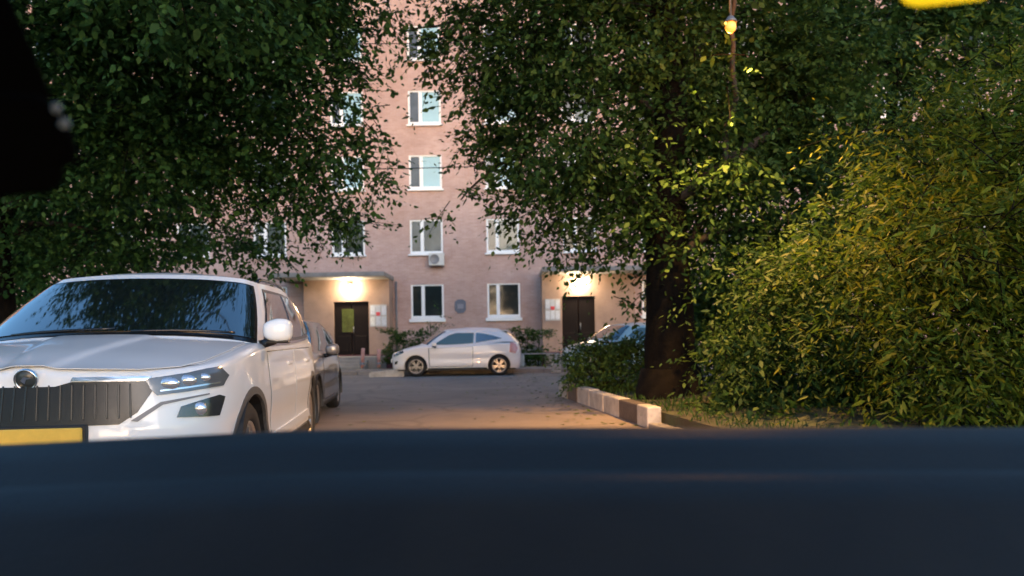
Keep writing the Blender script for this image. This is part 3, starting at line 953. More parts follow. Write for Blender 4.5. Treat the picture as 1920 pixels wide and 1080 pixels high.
    mirror_housing(c, 0.968, 1.26, 1.115, 0.092)
    # roof rails
    for sg in (1, -1):
        pts = []
        for t in np.linspace(4.2, 8.2, 12):
            p, n = c.roof(t*sg, 0.06); pts.append(p+n*(0.03 if 4.3 < t < 8.1 else 0.0))
        mb = MB(); mb.tube(pts, 0.014, 8); mb.build('roof_rail', M['black_trim'], c.root)
    return c

CARG = 'cars parked in the yard'
TH = R(7.2)
suv('parked_car', 'white crossover with yellow number plate and dark reflecting windscreen facing the camera', (-2.33, 3.68, 0), TH, M['white_paint'], CARG, M['plate_yellow'])
ax = Vector((-math.sin(TH), math.cos(TH), 0))
p2 = Vector((-2.57, 3.68, 0)) + ax*5.25

# --- small white hatchback --------------------------------------------
HATCH = dict(
    plan=[(0, 0.0), (0.30, 0.02), (0.52, 0.09), (0.68, 0.22), (0.775, 0.42), (0.82, 0.75), (0.845, 1.3), (0.85, 2.0), (0.85, 2.8), (0.835, 3.3), (0.78, 3.7), (0.62, 3.92), (0.35, 3.98), (0, 4.0)],
    top=[(-0.1, 0.66), (0.08, 0.72), (0.35, 0.84), (0.7, 0.93), (1.05, 0.985), (1.5, 0.97), (2.4, 1.0), (3.2, 1.05), (4.0, 1.02)],
    crown=0.10, round=0.06, lean=0.35, rlean=0.25, sculpt=0.01,
    gbase=[(0, 0.88, 0.985), (0.35, 0.92, 0.975), (0.60, 1.02, 0.95), (0.74, 1.18, 0.92), (0.785, 1.45, 0.90), (0.80, 1.9, 0.91), (0.80, 2.5, 0.95), (0.785, 3.0, 1.0), (0.74, 3.4, 1.04), (0.62, 3.72, 1.03), (0.35, 3.86, 1.02), (0, 3.9, 1.02)],
    gtop=[(0, 1.62, 1.40), (0.30, 1.64, 1.393), (0.50, 1.70, 1.375), (0.575, 1.80, 1.36), (0.605, 1.95, 1.36), (0.62, 2.2, 1.37), (0.62, 2.6, 1.37), (0.61, 3.0, 1.35), (0.58, 3.2, 1.33), (0.50, 3.40, 1.32), (0.28, 3.46, 1.325), (0, 3.48, 1.33)],
    roofz=1.475, roofcurve=0.075, wheels=(0.80, 3.31), arch=0.345, wr=0.305, rimr=0.215, zb=0.20, tw=0.19, bulge=0.035,
)
def hatch(name, label, loc, rz, paint):
    c = Car(name, label, 'car', CARG, loc, rz, HATCH, paint).build()
    c.pane('windscreen', [(-2.8, 0.04), (2.8, 0.04), (2.6, 0.95), (-2.6, 0.95)], M['car_glass'], off=0.006, side=1)
    c.pane('side_window', [(3.45, 0.10), (6.05, 0.07), (5.95, 0.80), (4.6, 0.84), (4.05, 0.72)], mat('green_side_glass', (0.05, 0.09, 0.09), 0.05, spec=0.9, coat=0.5) if 'green_side_glass' not in bpy.data.materials else bpy.data.materials['green_side_glass'], off=0.006)
    c.pane('rear_side_window', [(6.18, 0.08), (8.15, 0.22), (7.35, 0.55), (6.6, 0.74), (6.10, 0.80)], M['car_glass'], off=0.006)
    c.pane('rear_window', [(-10.8, 0.2), (-9.6, 0.2), (-9.6, 0.8), (-10.8, 0.8)], M['car_glass'], off=0.006, side=1)
    c.over('door_gap', [(1.20, 0.285), (2.515, 0.285), (2.535, 0.865), (1.18, 0.845)], M['black_trim'], off=0.0025, rim=0.0, conv='y')
    c.over('door', [(1.22, 0.30), (2.50, 0.30), (2.52, 0.86), (1.20, 0.84)], paint, off=0.004, conv='y')
    c.over('sill_trim', [(1.16, 0.205), (2.95, 0.205), (2.95, 0.25), (1.16, 0.25)], M['black_plastic'], off=0.006, conv='y')
    hl = c.over('headlight', [(0.50, 0.66), (0.62, 0.73), (0.765, 0.80), (0.78, 0.73), (0.70, 0.64), (0.56, 0.60)], M['lamp_dark'], off=0.006)
    for h, sg in zip(hl, (1, -1)):
        for xx, zz in ((0.62, 0.68), (0.70, 0.72)):
            p, n = c.belt(sg*c.a_x(xx), zz, True)
            mb = MB(); mb.sphere(p, (0.05, 0.04, 0.035)); mb.build('reflector', M['lamp_lens'], h)
    c.over('grille', [(-0.40, 0.34), (0.40, 0.34), (0.46, 0.50), (-0.46, 0.50)], M['black_trim'], off=0.005, side=1)
    c.over('fog_lamp', [(0.58, 0.36), (0.68, 0.38), (0.70, 0.48), (0.60, 0.46)], M['lamp_dark'], off=0.005)
    c.over('tail_light', [(3.62, 0.70), (3.80, 0.66), (3.90, 0.80), (3.86, 0.95), (3.66, 0.98)], M['red_lens'], off=0.008, conv='y')
    for sg in (1, -1):
        mb = MB(); mb.bbox((sg*0.825-0.014, 2.22, 0.80), (sg*0.825+0.018, 2.40, 0.83), 0.008, 1); mb.build('door_handle', paint, c.root)
    mb = MB()
    q = [c.roof(t, 0.02)[0] for t in np.linspace(9.2, 12.8, 2)]
    mb.bbox((-0.46, 3.36, 1.342), (0.46, 3.60, 1.365), 0.012, 2); mb.build('spoiler', paint, c.root)
    p, n = c.belt(0, 0.5, True)
    mb = MB(); mb.bbox((-0.26, p.y-0.025, 0.42), (0.26, p.y+0.01, 0.53), 0.006, 1); mb.build('number_plate', M['plate_white'], c.root)
    mirror_housing(c, 0.93, 1.36, 0.97, 0.085)
    return c
# faces left (toward -x): local -y -> world -x  => rotate by -90 deg
hatch('parked_car', 'small white three door hatchback parked side-on across the street', (-3.72, 24.1, 0), R(-90)+R(1), M['pearl_paint'])
dk = hatch('parked_car', 'dark grey car parked close behind the white crossover', p2, TH, M['taupe_paint'])
dk.root.scale = (1.06, 1.07, 0.98)
hatch('parked_car', 'pale teal car half hidden behind the green bush by the trunk', (1.65, 22.2, 0.06), R(-62), M['teal_paint'])

# ------------------------------------------------------------------ yard furniture across the street
def bollard(x, y, h, m, label, lean=0.0):
    t = empty('bollard', (x, y, 0.10)); t.rotation_euler = (0, lean, 0)
    tag(t, label, 'bollard', 'short posts by the left entrance' if m is M['pink_paint'] else None)
    mb = MB(); mb.lathe([(0, 0), (0.07, 0), (0.07, h-0.03), (0.05, h), (0, h)], 14); mb.build('post', m, t)
    mb = MB(); mb.lathe([(0.073, 0.12), (0.073, 0.2), (0.0, 0.2)], 14); mb.build('band', M['metal_grey'], t)
bollard(-5.75, 29.6, 0.75, M['pink_paint'], 'pink post in front of the left entrance steps, further from the white hatchback', R(4))
bollard(-5.12, 29.6, 0.70, M['pink_paint'], 'pink post in front of the left entrance, closer to the white hatchback', R(2))
t = empty('bench', (0.95, 27.9, 0.12), R(8)); tag(t, 'low grey bench standing behind the tail of the white hatchback', 'bench')
for k in range(3):
    mb = MB(); mb.bbox((-0.75, -0.2+0.14*k, 0.42), (0.75, -0.08+0.14*k, 0.46), 0.008, 1); mb.build('plank', M['concrete'], t)
for s in (-0.6, 0.6):
    mb = MB(); mb.bbox((s-0.05, -0.2, 0), (s+0.05, 0.2, 0.418), 0.01, 1); mb.build('leg', M['kerb_white'], t)
t = empty('concrete_block', (1.38, 24.35, 0.0), R(12)); tag(t, 'small whitish concrete block on the asphalt beside the green bush', 'block')
mb = MB(); mb.bbox((-0.13, -0.15, 0.0), (0.13, 0.15, 0.30), 0.03, 2); mb.build('body', M['kerb_white'], t)
t = empty('ramp_slab', (-3.85, 23.55, 0.0), R(6)); tag(t, 'low white slab lying on the asphalt under the nose of the white hatchback', 'slab')
mb = MB()
mb.prism([(-0.50, 0.0), (-0.50, 0.10), (-0.45, 0.15), (0.45, 0.24), (0.55, 0.24), (0.55, 0.0)], lambda u, v, q: (u, q, v), -0.16, 0.16)
mb.build('body', M['kerb_white'], t)

# ------------------------------------------------------------------ foliage
def norm(a): return a/np.maximum(1e-9, np.linalg.norm(a, axis=1))[:, None]

def leaf_arrays(P, Dr, Nn, L, W):
    Dr = norm(Dr); S = norm(np.cross(Dr, Nn)); Nn = np.cross(S, Dr)
    L = L[:, None]; W = W[:, None]
    V = np.stack([P, P+Dr*L*.30+S*W*.46-Nn*W*.12, P+Dr*L*.66+S*W*.34-Nn*W*.14, P+Dr*L-Nn*L*.10,
                  P+Dr*L*.66-S*W*.34-Nn*W*.14, P+Dr*L*.30-S*W*.46-Nn*W*.12], 1)
    return V.reshape(-1, 3)

def leaf_mesh(name, V, m, parent):
    n = len(V)//6
    me = bpy.data.meshes.new(name)
    me.vertices.add(len(V)); me.vertices.foreach_set('co', V.astype(np.float32).ravel())
    base = (np.arange(n)*6)[:, None]
    loops = np.concatenate([base+np.array([0, 1, 2, 3]), base+np.array([0, 3, 4, 5])], 1).reshape(-1)
    me.loops.add(len(loops)); me.loops.foreach_set('vertex_index', loops.astype(np.int32))
    me.polygons.add(2*n); me.polygons.foreach_set('loop_start', (np.arange(2*n)*4).astype(np.int32))
    me.polygons.foreach_set('loop_total', np.full(2*n, 4, np.int32))
    me.materials.append(m)
    me.update(calc_edges=True); me.validate()
    o = bpy.data.objects.new(name, me); COL.objects.link(o)
    o.parent = parent
    o['kind'] = 'stuff'
    return o

def sprays(clumps, per_m3, L0, aspect, twig=(0.35, 0.8), droop=0.30, bias=(0, 0, 0), per_twig=10, shell=0.5, squash=0.8):
    out = []; tw = []
    for c, r, dn in clumps:
        rr = np.array(r if hasattr(r, '__len__') else (r, r, r*squash))
        vol = 4.19*rr.prod()
        nt = max(6, int(per_m3*dn*vol**0.85/per_twig))
        d = norm(rng.normal(size=(nt, 3)))
        nb = max(2, nt//9)
        bd = norm(rng.normal(size=(nb, 3)))
        bc = bd*rr*(rng.random(nb)**shell)[:, None]
        ix = rng.integers(0, nb, nt)
        spread = min(0.30, 0.45*float(rr.min()))
        B = np.array(c)+bc[ix]+rng.normal(size=(nt, 3))*np.array([1, 1, .45])*spread
        T = norm(bd[ix]*0.5+norm(rng.normal(size=(nt, 3))*np.array([1, 1, .5]))*0.75+np.array(bias)+np.array([0, 0, -droop]))
        TL = rng.uniform(*twig, nt)
        tw.append((B, T, TL))
        up = np.array([0, 0, 1.0])
        S = norm(np.cross(T, up)+rng.normal(size=(nt, 3))*0.25)
        for k in range(per_twig):
            f = (k+0.6)/per_twig
            P = B+T*(TL*f)[:, None]+np.array([0, 0, -1])*(0.18*TL*f*f)[:, None]+rng.normal(size=(nt, 3))*0.02
            sd = 1 if k % 2 else -1
            D_ = T*0.55+S*sd*0.8+rng.normal(size=(nt, 3))*0.30+np.array([0, 0, -0.25])
            if k == per_twig-1: D_ = T
            Nn = up+rng.normal(size=(nt, 3))*0.45
            L = L0*rng.uniform(0.5, 1.3, nt)*(0.75+0.5*math.sin(math.pi*(k+.6)/per_twig))
            out.append(leaf_arrays(P, D_, Nn, L, L*aspect*rng.uniform(0.8, 1.2, nt)))
    return np.concatenate(out), tw

def twig_mesh(mb, tw, frac, rad):
    for B, T, TL in tw:
        for i in range(len(B)):
            if random.random() < frac:
                a = Vector(B[i]-T[i]*0.15); b = Vector(B[i]+T[i]*TL[i]*0.9)+Vector((0, 0, -0.12*TL[i]))
                mb.tube([a, (a+b)/2+Vector((0, 0, 0.03)), b], [rad, rad*0.7, rad*0.3], 3, cap=False)

def limb(mb, pts, r0, r1, seg=9, wob=0.0):
    pts = [np.array(p, float) for p in pts]
    e = [2*pts[0]-pts[1]]+pts+[2*pts[-1]-pts[-2]]
    out = []
    n = len(pts)-1
    for i in range(n):
        for k in range(5):
            out.append(cr(e[i], e[i+1], e[i+2], e[i+3], k/5))
    out.append(pts[-1])
    out = [p+rng.normal(size=3)*wob for p in out]
    m = len(out)
    mb.tube(out, [r0+(r1-r0)*(i/(m-1))**0.8*(1) for i in range(m)], seg)

def tree(label, base, trunk_pts, r0, r1, limbs, clumps, m, per_m3, L0, aspect, group=None, twigfrac=0.12, name='tree', **kw):
    t = empty(name, base); tag(t, label, 'tree', group)
    b = Vector(base)
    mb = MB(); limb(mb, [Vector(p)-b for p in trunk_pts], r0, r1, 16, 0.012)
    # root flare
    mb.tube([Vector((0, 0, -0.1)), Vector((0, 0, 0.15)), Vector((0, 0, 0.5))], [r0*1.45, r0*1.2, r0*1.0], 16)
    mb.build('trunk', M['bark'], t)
    for L in limbs:
        mb = MB(); limb(mb, [Vector(p)-b for p in L[0]], L[1], L[2], 8, 0.02); mb.build('limb', M['bark_limb'], t)
    cl = [(tuple(Vector(c)-b), r, dn) for c, r, dn in clumps]
    V, tw = sprays(cl, per_m3, L0, aspect, **kw)
    leaf_mesh('crown', V, m, t)
    mb = MB(); twig_mesh(mb, tw, twigfrac, 0.010)
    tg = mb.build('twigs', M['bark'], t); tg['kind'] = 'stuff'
    return t, len(V)//6

def C(*rows): return [(at(u, v, d), r, dn) for u, v, d, r, dn in rows]

nl = 0
left_cl = C((620, -20, 11.5, 0.85, 1), (520, 30, 12, 1.2, 1), (600, 95, 12.2, 0.75, .75), (665, 165, 12.4, 0.55, .7), (705, 225, 12.5, 0.38, .8), (725, 190, 12.5, .2, .8), (640, 60, 12.2, .5, .6), (600, 230, 12, 0.95, .7),
            (650, 270, 12.5, 0.55, .6), (690, 305, 12.8, 0.38, .7), (715, 275, 12.7, .22, .8), (560, 340, 12.5, 0.85, .9), (610, 390, 13, 0.45, .7), (690, 390, 13, 0.26, .6), (660, 430, 13, 0.25, .35), (640, 350, 12.8, .4, .6),
            (480, 190, 12, 1.25, 1), (360, 90, 11.6, 1.35, 1), (230, 40, 11, 1.3, 1), (120, 80, 11, 1.2, 1), (200, 240, 11.5, 1.35, 1), (340, 270, 12, 1.3, 1), (470, 370, 12.5, 0.9, .8),
            (330, 390, 13, 0.75, .8), (180, 400, 12.5, 1.0, 1), (60, 300, 12, 1.3, 1), (40, 460, 12.8, 1.0, 1), (150, 480, 13, 0.6, .9), (520, 440, 13.5, 0.5, .6), (250, 488, 13, 0.40, 1), (430, 450, 13.3, 0.45, .55), (590, 470, 13.5, 0.3, .5),
            (420, -120, 11, 1.5, 1), (250, -150, 10.5, 1.5, 1), (560, -150, 11, 1.1, .8), (80, -100, 10.5, 1.4, 1), (330, -60, 8.5, 1.3, .8), (120, -250, 8.5, 1.5, .8))
lb = (-8.35, 12.6, 0)
ltrunk = [lb, (-8.3, 12.5, 1.6), (-8.15, 12.3, 3.2), (-7.8, 12.0, 5.0), (-7.3, 11.6, 7.0)]
llimbs = [([(-8.15, 12.3, 3.2), at(150, 300, 12), at(300, 210, 12), at(480, 190, 12)], .11, .03),
          ([(-7.8, 12, 5.0), at(200, 170, 11.6), at(300, 300, 11.8), at(410, 430, 12.2)], .08, .018),
          ([(-7.8, 12, 5.0), at(230, 60, 11.5), at(420, 80, 11.8), at(600, 100, 12.2)], .10, .02),
          ([(-8.2, 12.4, 2.6), at(60, 420, 12.6), at(180, 430, 12.6), at(320, 420, 12.9)], .07, .02),
          ([at(480, 190, 12), at(560, 240, 12.2), at(640, 300, 12.5), at(690, 390, 13)], .03, .008),
          ([(-7.3, 11.6, 7.0), at(400, -60, 11), at(560, -60, 11.3)], .10, .03)]
_, n = tree('spreading dark leafy tree hanging over the white crossover', lb, ltrunk, 0.30, 0.14, llimbs, left_cl, M['leaf_dark'], 1050, 0.096, 0.62, 'yard trees'); nl += n

right_cl = C((900, 30, 12, 0.5, 1.2), (960, 60, 12, 0.75, 1.5), (900, 130, 12.3, 0.40, 1.4), (950, 190, 12.2, 0.6, 1.6), (900, 225, 12.4, .3, 1.2), (1010, 120, 11.8, 0.9, 1), (930, 250, 12.3, 0.38, 1.5), (985, 290, 12.2, 0.58, 1.6), (905, 310, 12.4, 0.28, 1.6), (870, 358, 12.5, 0.20, 1.6), (840, 388, 12.5, 0.11, 1.2), (1000, 380, 12.2, .35, 1.4),
             (1030, 360, 12, 0.55, .9), (1070, 440, 12.3, 0.45, .8), (1010, 440, 12.5, 0.22, .6), (1110, 500, 12.5, 0.32, .5), (1185, 500, 12.3, 0.35, .7), (1150, 560, 12.8, 0.22, .4), (1195, 575, 12.8, 0.2, .4),
             (1110, 60, 11, 1.2, 1), (1100, 240, 11, 1.1, 1), (1140, 380, 11.3, 0.8, 1), (1240, 40, 11.4, 1.2, 1.2), (1235, 240, 11.4, 1.2, 1.2), (1250, 400, 11.0, 0.75, 1.2), (1330, 390, 11.2, 0.85, 1.3), (1400, 210, 12.2, 1.2, 1.2), (1470, 320, 11.6, 1.1, 1.2), (1420, 450, 11.2, 0.7, 1.2), (1380, 80, 12, 1.2, .8), (1500, 90, 12, 1.2, .8), (1560, 250, 11.8, 1.0, .8), (1340, 500, 10.8, 0.4, .7), (1415, 560, 9.6, .3, 1.5), (1425, 660, 9.5, .28, 1.5), (1395, 300, 9.8, .28, 1.2), (1365, 380, 10.2, .35, 1.3), (1320, 450, 10.3, .3, 1.2), (1410, 200, 10.0, .2, .8), (1345, 170, 10.0, .2, .7), (1372, 105, 9.45, .07, 2), (1379, 165, 9.6, .09, 2), (1366, 225, 9.7, .12, 2.5), (1384, 275, 9.9, .16, 2), (1360, 330, 10.1, .2, 2), (1480, 200, 11.4, .6, 1.5), (1500, 110, 11.6, .6, 1.2), (1290, 200, 11.6, .6, 1.5), (1420, 240, 11.6, .6, 1.5), (1440, 130, 11.8, .6, 1.5),
             (1000, -120, 11.5, 1.2, 1), (1180, -140, 10.8, 1.4, 1), (1380, -140, 11.5, 1.4, .9), (800, -30, 12, 0.55, .6), (720, 15, 12.5, 0.5, .5), (790, 70, 12.5, 0.4, .55), (850, 90, 12.5, 0.4, .8), (780, 115, 12.6, 0.25, .4), (660, 10, 12.5, .4, .5), (880, 180, 12.6, .22, .4))
rb = (2.25, 11.0, 0.1)
rtrunk = [rb, (2.25, 11.0, 1.2), (2.22, 11.0, 2.6), (2.3, 11.0, 4.2), (2.2, 11.1, 6.0)]
rlimbs = [([(2.22, 11, 2.3), at(1180, 380, 11.2), at(1080, 330, 11.7), at(960, 300, 12.2), at(862, 375, 12.5)], .12, .012),
          ([(2.25, 11, 2.9), at(1330, 330, 10.8), at(1430, 260, 11.2), at(1540, 210, 11.8)], .13, .03),
          ([(2.3, 11, 3.8), at(1180, 160, 11.2), at(1040, 90, 11.8), at(900, 40, 12.2), at(760, 60, 12.6)], .12, .012),
          ([(2.3, 11, 4.4), at(1330, 60, 11.2), at(1450, -20, 11.8)], .11, .03),
          ([(2.22, 11, 2.0), at(1330, 440, 10.6), at(1400, 430, 10.7)], .08, .02),
          ([(2.25, 11, 2.4), at(1310, 430, 11.0), at(1366, 250, 10.2), at(1372, 80, 9.7), at(1374, -90, 9.4)], .055, .022),
          ([at(1080, 330, 11.7), at(1070, 420, 12.1), at(1110, 500, 12.5)], .035, .008)]
_, n = tree('broad tree with a thick dark trunk rising behind the kerb', rb, rtrunk, 0.42, 0.19, rlimbs, right_cl, M['leaf_mid'], 1250, 0.092, 0.60, 'yard trees'); nl += n

bg_cl = C((1620, 140, 15, 1.7, .8), (1760, 60, 15.5, 1.6, 1.2), (1700, 280, 15, 1.5, .8), (1840, 180, 16, 1.2, 1), (1860, 320, 15, 1.4, .8), (1780, -80, 15, 1.8, .8), (1560, -60, 15, 1.8, .8), (1960, 20, 16, 1.6, .6), (1600, 420, 15, 1.4, 1), (1800, 440, 15, 1.4, 1), (1480, 440, 15.5, 1.2, 1), (1480, 560, 15.5, 1.1, 1), (1600, 560, 15, 1.2, 1), (1380, 560, 16, .9, 1.5), (1335, 590, 14, .8, 2), (1345, 680, 14, .6, 2), (1430, 640, 14, .9, 2), (1340, 500, 14.5, .8, 2))
rb2 = (7.3, 15.2, 0.1)
tree('slender tree standing furthest back at the right behind the yellowish shrubs', rb2, [rb2, (7.4, 15.2, 2.5), (7.6, 15.2, 6.5)], 0.2, 0.09,
     [([(7.4, 15.2, 2.6), at(1760, 250, 15), at(1850, 180, 15.5)], .07, .02), ([(7.45, 15.2, 3.4), at(1620, 200, 15), at(1560, 80, 15)], .08, .02)], bg_cl, M['leaf_mid'], 420, 0.16, 0.55, 'yard trees')
lbg = C((20, 420, 17, 1.6, 1), (140, 380, 18, 1.6, 1), (-80, 300, 17, 2.0, 1), (60, 250, 18, 2.0, 1), (-60, 520, 16.5, 1.5, 1), (70, 520, 17, 1.0, 1), (250, 330, 18.5, 1.4, .8), (200, 200, 18, 1.8, .8), (330, 200, 19, 1.5, .7), (420, 300, 19, 1.2, .5), (290, 450, 19, 1.0, .8), (410, 455, 19, .9, .7), (510, 475, 20, .6, .5), (200, 470, 19, 1.0, 1))
lb2 = (-10.8, 17.5, 0)
tree('dim tree standing furthest back at the left behind the crossover', lb2, [lb2, (-10.8, 17.5, 2.5), (-10.6, 17.5, 6)], 0.25, 0.12,
     [([(-10.8, 17.5, 2.6), at(180, 330, 18), at(300, 260, 18.5)], .08, .02)], lbg, M['leaf_dark'], 300, 0.16, 0.6, 'yard trees')

# unseen tree added behind the viewer to shade the crossover's front and the foreground
bt = (-2.6, -9.5, 0)
bcl = [((x_, -9.5+random.uniform(-1.5, 1.5), z_), 1.5, 1) for x_ in (-8.0, -6, -4, -2, 0.2) for z_ in (3.0, 5.0, 7.0) if not (abs(x_+2.6) > 3.5 and z_ > 6)]
tree('unseen tree added behind the viewer to shade the foreground', bt, [bt, (-2.6, -9.5, 2), (-2.5, -9.5, 6)], 0.28, 0.12, [([(-2.6, -9.5, 2.2), (-4, -9.4, 3.6), (-6, -9.6, 4.4)], .1, .03)], bcl, M['leaf_dark'], 160, 0.18, 0.6, 'yard trees')

def shrub(name, label, base, clumps, m, per_m3, L0, aspect, stems=6, group='shrubs in the flower bed', **kw):
    t = empty(name, base); tag(t, label, 'shrub', group)
    b = Vector(base)
    cl = [(tuple(Vector(c)-b), r, dn) for c, r, dn in clumps]
    V, tw = sprays(cl, per_m3, L0, aspect, **kw)
    leaf_mesh('foliage', V, m, t)
    mb = MB()
    for c, r, dn in cl:
        for k in range(2):
            q = np.array(c)+rng.normal(size=3)*0.2
            limb(mb, [(rng.normal()*0.12, rng.normal()*0.12, -0.05), q*np.array([.5, .5, .55]), q], 0.022, 0.007, 5, 0.01)
    twig_mesh(mb, tw, 0.10, 0.007)
    s = mb.build('stems', M['bark'], t)
    return t

shrub('bush', 'rounded green bush behind the white kerb left of the thick trunk', at(1140, 745, 12.6)*1.0,
      C((1090, 666, 13.6, .27, 1.6), (1130, 662, 13.2, .33, 1.6), (1190, 660, 12.8, .35, 1.6), (1110, 705, 13, .28, 1.2), (1165, 715, 12.4, .30, 1.2), (1076, 700, 13.8, .18, 1.2), (1215, 710, 12.0, .30, 1)), M['leaf_mid'], 7000, 0.07, 0.55, twig=(.2, .4), droop=0.1)
shrub('bush', 'low dark bush at the foot of the thick trunk', (2.9, 9.9, 0.2),
      C((1390, 720, 10, .38, 1), (1400, 640, 10.3, .38, 1), (1345, 800, 9.0, .22, 1), (1285, 800, 8.9, .13, 1.2), (1325, 808, 8.5, .16, 1.2), (1385, 812, 8.0, .18, 1.2), (1455, 815, 7.7, .2, 1.2), (1540, 815, 7.4, .2, 1.2), (1300, 765, 9.8, .16, 1), (1310, 785, 9.2, .2, 1.5), (1360, 790, 8.8, .22, 1.5), (1420, 795, 8.3, .24, 1.5), (1490, 798, 7.9, .24, 1.5), (1570, 800, 7.5, .24, 1.5), (1650, 800, 7.1, .24, 1.5), (1275, 775, 9.6, .16, 1.5), (1420, 770, 9, .35, 1)), M['leaf_mid'], 4000, 0.08, 0.5, twig=(.25, .5), droop=0.2)
LONG = dict(twig=(.5, 1.1), droop=0.25, bias=(0.55, -0.25, -0.10), per_twig=12, shell=0.55)
shrub('tall_shrub', 'tall yellowish green shrub with long drooping leaves at the right edge', (4.6, 6.6, 0.2),
      C((1880, 330, 7.2, .9, 1), (1860, 480, 6.8, .95, 1), (1780, 400, 7.4, .8, 1), (1900, 620, 6.2, .8, 1), (1760, 560, 7, .9, 1), (1960, 450, 6.2, .8, 1), (1800, 700, 6.4, .6, 1), (1940, 740, 5.6, .55, 1), (1690, 480, 7.6, .7, 1), (1850, 220, 8, .8, .8), (1740, 260, 8.6, .75, .8), (1930, 200, 7.6, .7, .6), (1800, 130, 8.8, .6, .5)), M['leaf_yellow'], 3000, 0.085, 0.27, **LONG)
shrub('tall_shrub', 'mid height green shrub spreading between the thick trunk and the yellowish shrub', (4.1, 8.6, 0.2),
      C((1480, 600, 8.8, .8, 1), (1580, 520, 8.6, .8, 1), (1620, 640, 8, .8, 1), (1520, 720, 8.2, .6, 1), (1430, 690, 9, .55, 1), (1660, 420, 8.6, .7, .9), (1420, 560, 9.6, .6, .9), (1560, 430, 9.6, .6, .8), (1690, 730, 7.4, .55, 1), (1600, 780, 7.6, .35, 1), (1640, 320, 9.4, .65, .8), (1480, 480, 9.4, .55, .8)), M['leaf_mid'], 3000, 0.08, 0.36, **LONG)
# hedges against the building
def hedge(label, x0, x1, y, z1, m):
    t = empty('hedge', ((x0+x1)/2, y, 0.12)); tag(t, label, 'hedge', 'hedges below the windows')
    b = Vector(t.location)
    n = max(3, int((x1-x0)/0.45))
    cl = []
    for i in range(n):
        xx = x0+(i+.5)*(x1-x0)/n
        for zz in (0.3, 0.65, z1-0.3):
            cl.append(((xx-b.x, rng.normal()*.08, zz-b.z+rng.normal()*.04), .33, 1.3))
    V, tw = sprays(cl, 2600, 0.09, 0.6, twig=(.15, .3), droop=0.0)
    leaf_mesh('foliage', V, m, t)
    mb = MB()
    for i in range(n):
        mb.tube([(cl[i*3][0][0], 0, -0.05), (cl[i*3][0][0]+.05, 0, z1-0.5)], [.03, .012], 5)
    mb.build('stems', M['bark'], t)
hedge('clipped green hedge in front of the nose end of the white hatchback', -5.0, -2.9, 30.4, 1.55, M['leaf_mid'])
hedge('clipped green hedge below the window beside the right entrance', -0.6, 1.25, 30.4, 1.55, M['leaf_mid'])
hedge('grey green low hedge directly behind the white hatchback roof', -2.8, -0.7, 32.2, 1.5, M['leaf_dark'])
shrub('sapling', 'young sapling with a few leaves growing under the ground floor window', (-3.3, 32.4, 0.1),
      [((-3.3, 32.4, 1.6), .4, .4), ((-3.2, 32.3, 2.1), .3, .35), ((-3.5, 32.4, 1.1), .35, .4)], M['leaf_mid'], 400, 0.11, 0.55, group=None)

# grass over the bed
gn = 14000
gx = rng.uniform(0, 9.5, gn)**1.0; gy = rng.uniform(4.0, 14.2, gn)
gx = gx + np.array([kx(y) for y in gy]) + 0.22
gp = np.stack([gx, gy, np.full(gn, 0.17)], 1)
gd = np.stack([rng.normal(size=gn)*.45, rng.normal(size=gn)*.45, np.ones(gn)], 1)
gl = rng.uniform(0.05, 0.14, gn)
V = leaf_arrays(gp, gd, rng.normal(size=(gn, 3)), gl, gl*0.16)
leaf_mesh('grass', V, M['leaf_mid'], None)

n = 260
fy = rng.uniform(8.5, 24.5, n)
fx = np.where(rng.random(n) < .5, np.array([kx(y) for y in fy])-np.abs(rng.normal(size=n))*0.5-0.1, rng.uniform(-3, 2.5, n))
V = leaf_arrays(np.stack([fx, fy, np.full(n, 0.012)], 1), np.stack([rng.normal(size=n), rng.normal(size=n), rng.normal(size=n)*.05], 1), np.stack([rng.normal(size=n)*.1, rng.normal(size=n)*.1, np.ones(n)], 1), rng.uniform(.06, .11, n), rng.uniform(.03, .06, n))
leaf_mesh('fallen_leaves', V, M['leaf_yellow'], None)

# ------------------------------------------------------------------ street lamp
lp = at(1370, 47, 8.9)
t = empty('street_lamp', lp); tag(t, 'orange glowing street lamp hanging on a thin cord among the leaves', 'street lamp')
b = Vector(t.location)
mb = MB(); mb.tube([(0, 0, 0.08), (0, 0, 1.2), (0, 0, 3.15)], 0.012, 8); mb.build('cord', M['metal_grey'], t)
mb = MB(); mb.lathe([(0.0, 0.10), (0.03, 0.10), (0.06, 0.06), (0.075, 0.035), (0.07, 0.03), (0.0, 0.04)], 20, Matrix.Translation(lp-b)); mb.build('lamp_shade', M['metal_grey'], t)
mb = MB(); mb.sphere(lp-b+Vector((0, 0, -0.02)), (0.062, 0.062, 0.072)); mb.build('bulb', mat('sodium_bulb', (1, .6, .2), 0.4, emit=(1.0, 0.24, 0.015), estr=0.22), t)
L = bpy.data.lights.new('street_light', 'SPOT'); L.energy = 350; L.spot_size = R(124); L.spot_blend = 1.0; L.color = (1.0, 0.52, 0.14); L.shadow_soft_size = 0.07
lo = bpy.data.objects.new('street_light', L); COL.objects.link(lo); lo.parent = t; lo.rotation_euler = (R(-7), R(8), 0); lo.location = lp-b+Vector((0, 0, -0.12))
L = bpy.data.lights.new('bulb_glow', 'POINT'); L.energy = 9; L.color = (1.0, 0.34, 0.05); L.shadow_soft_size = 0.07
lo = bpy.data.objects.new('bulb_glow', L); COL.objects.link(lo); lo.parent = t; lo.location = (0, 0.16, -0.10)

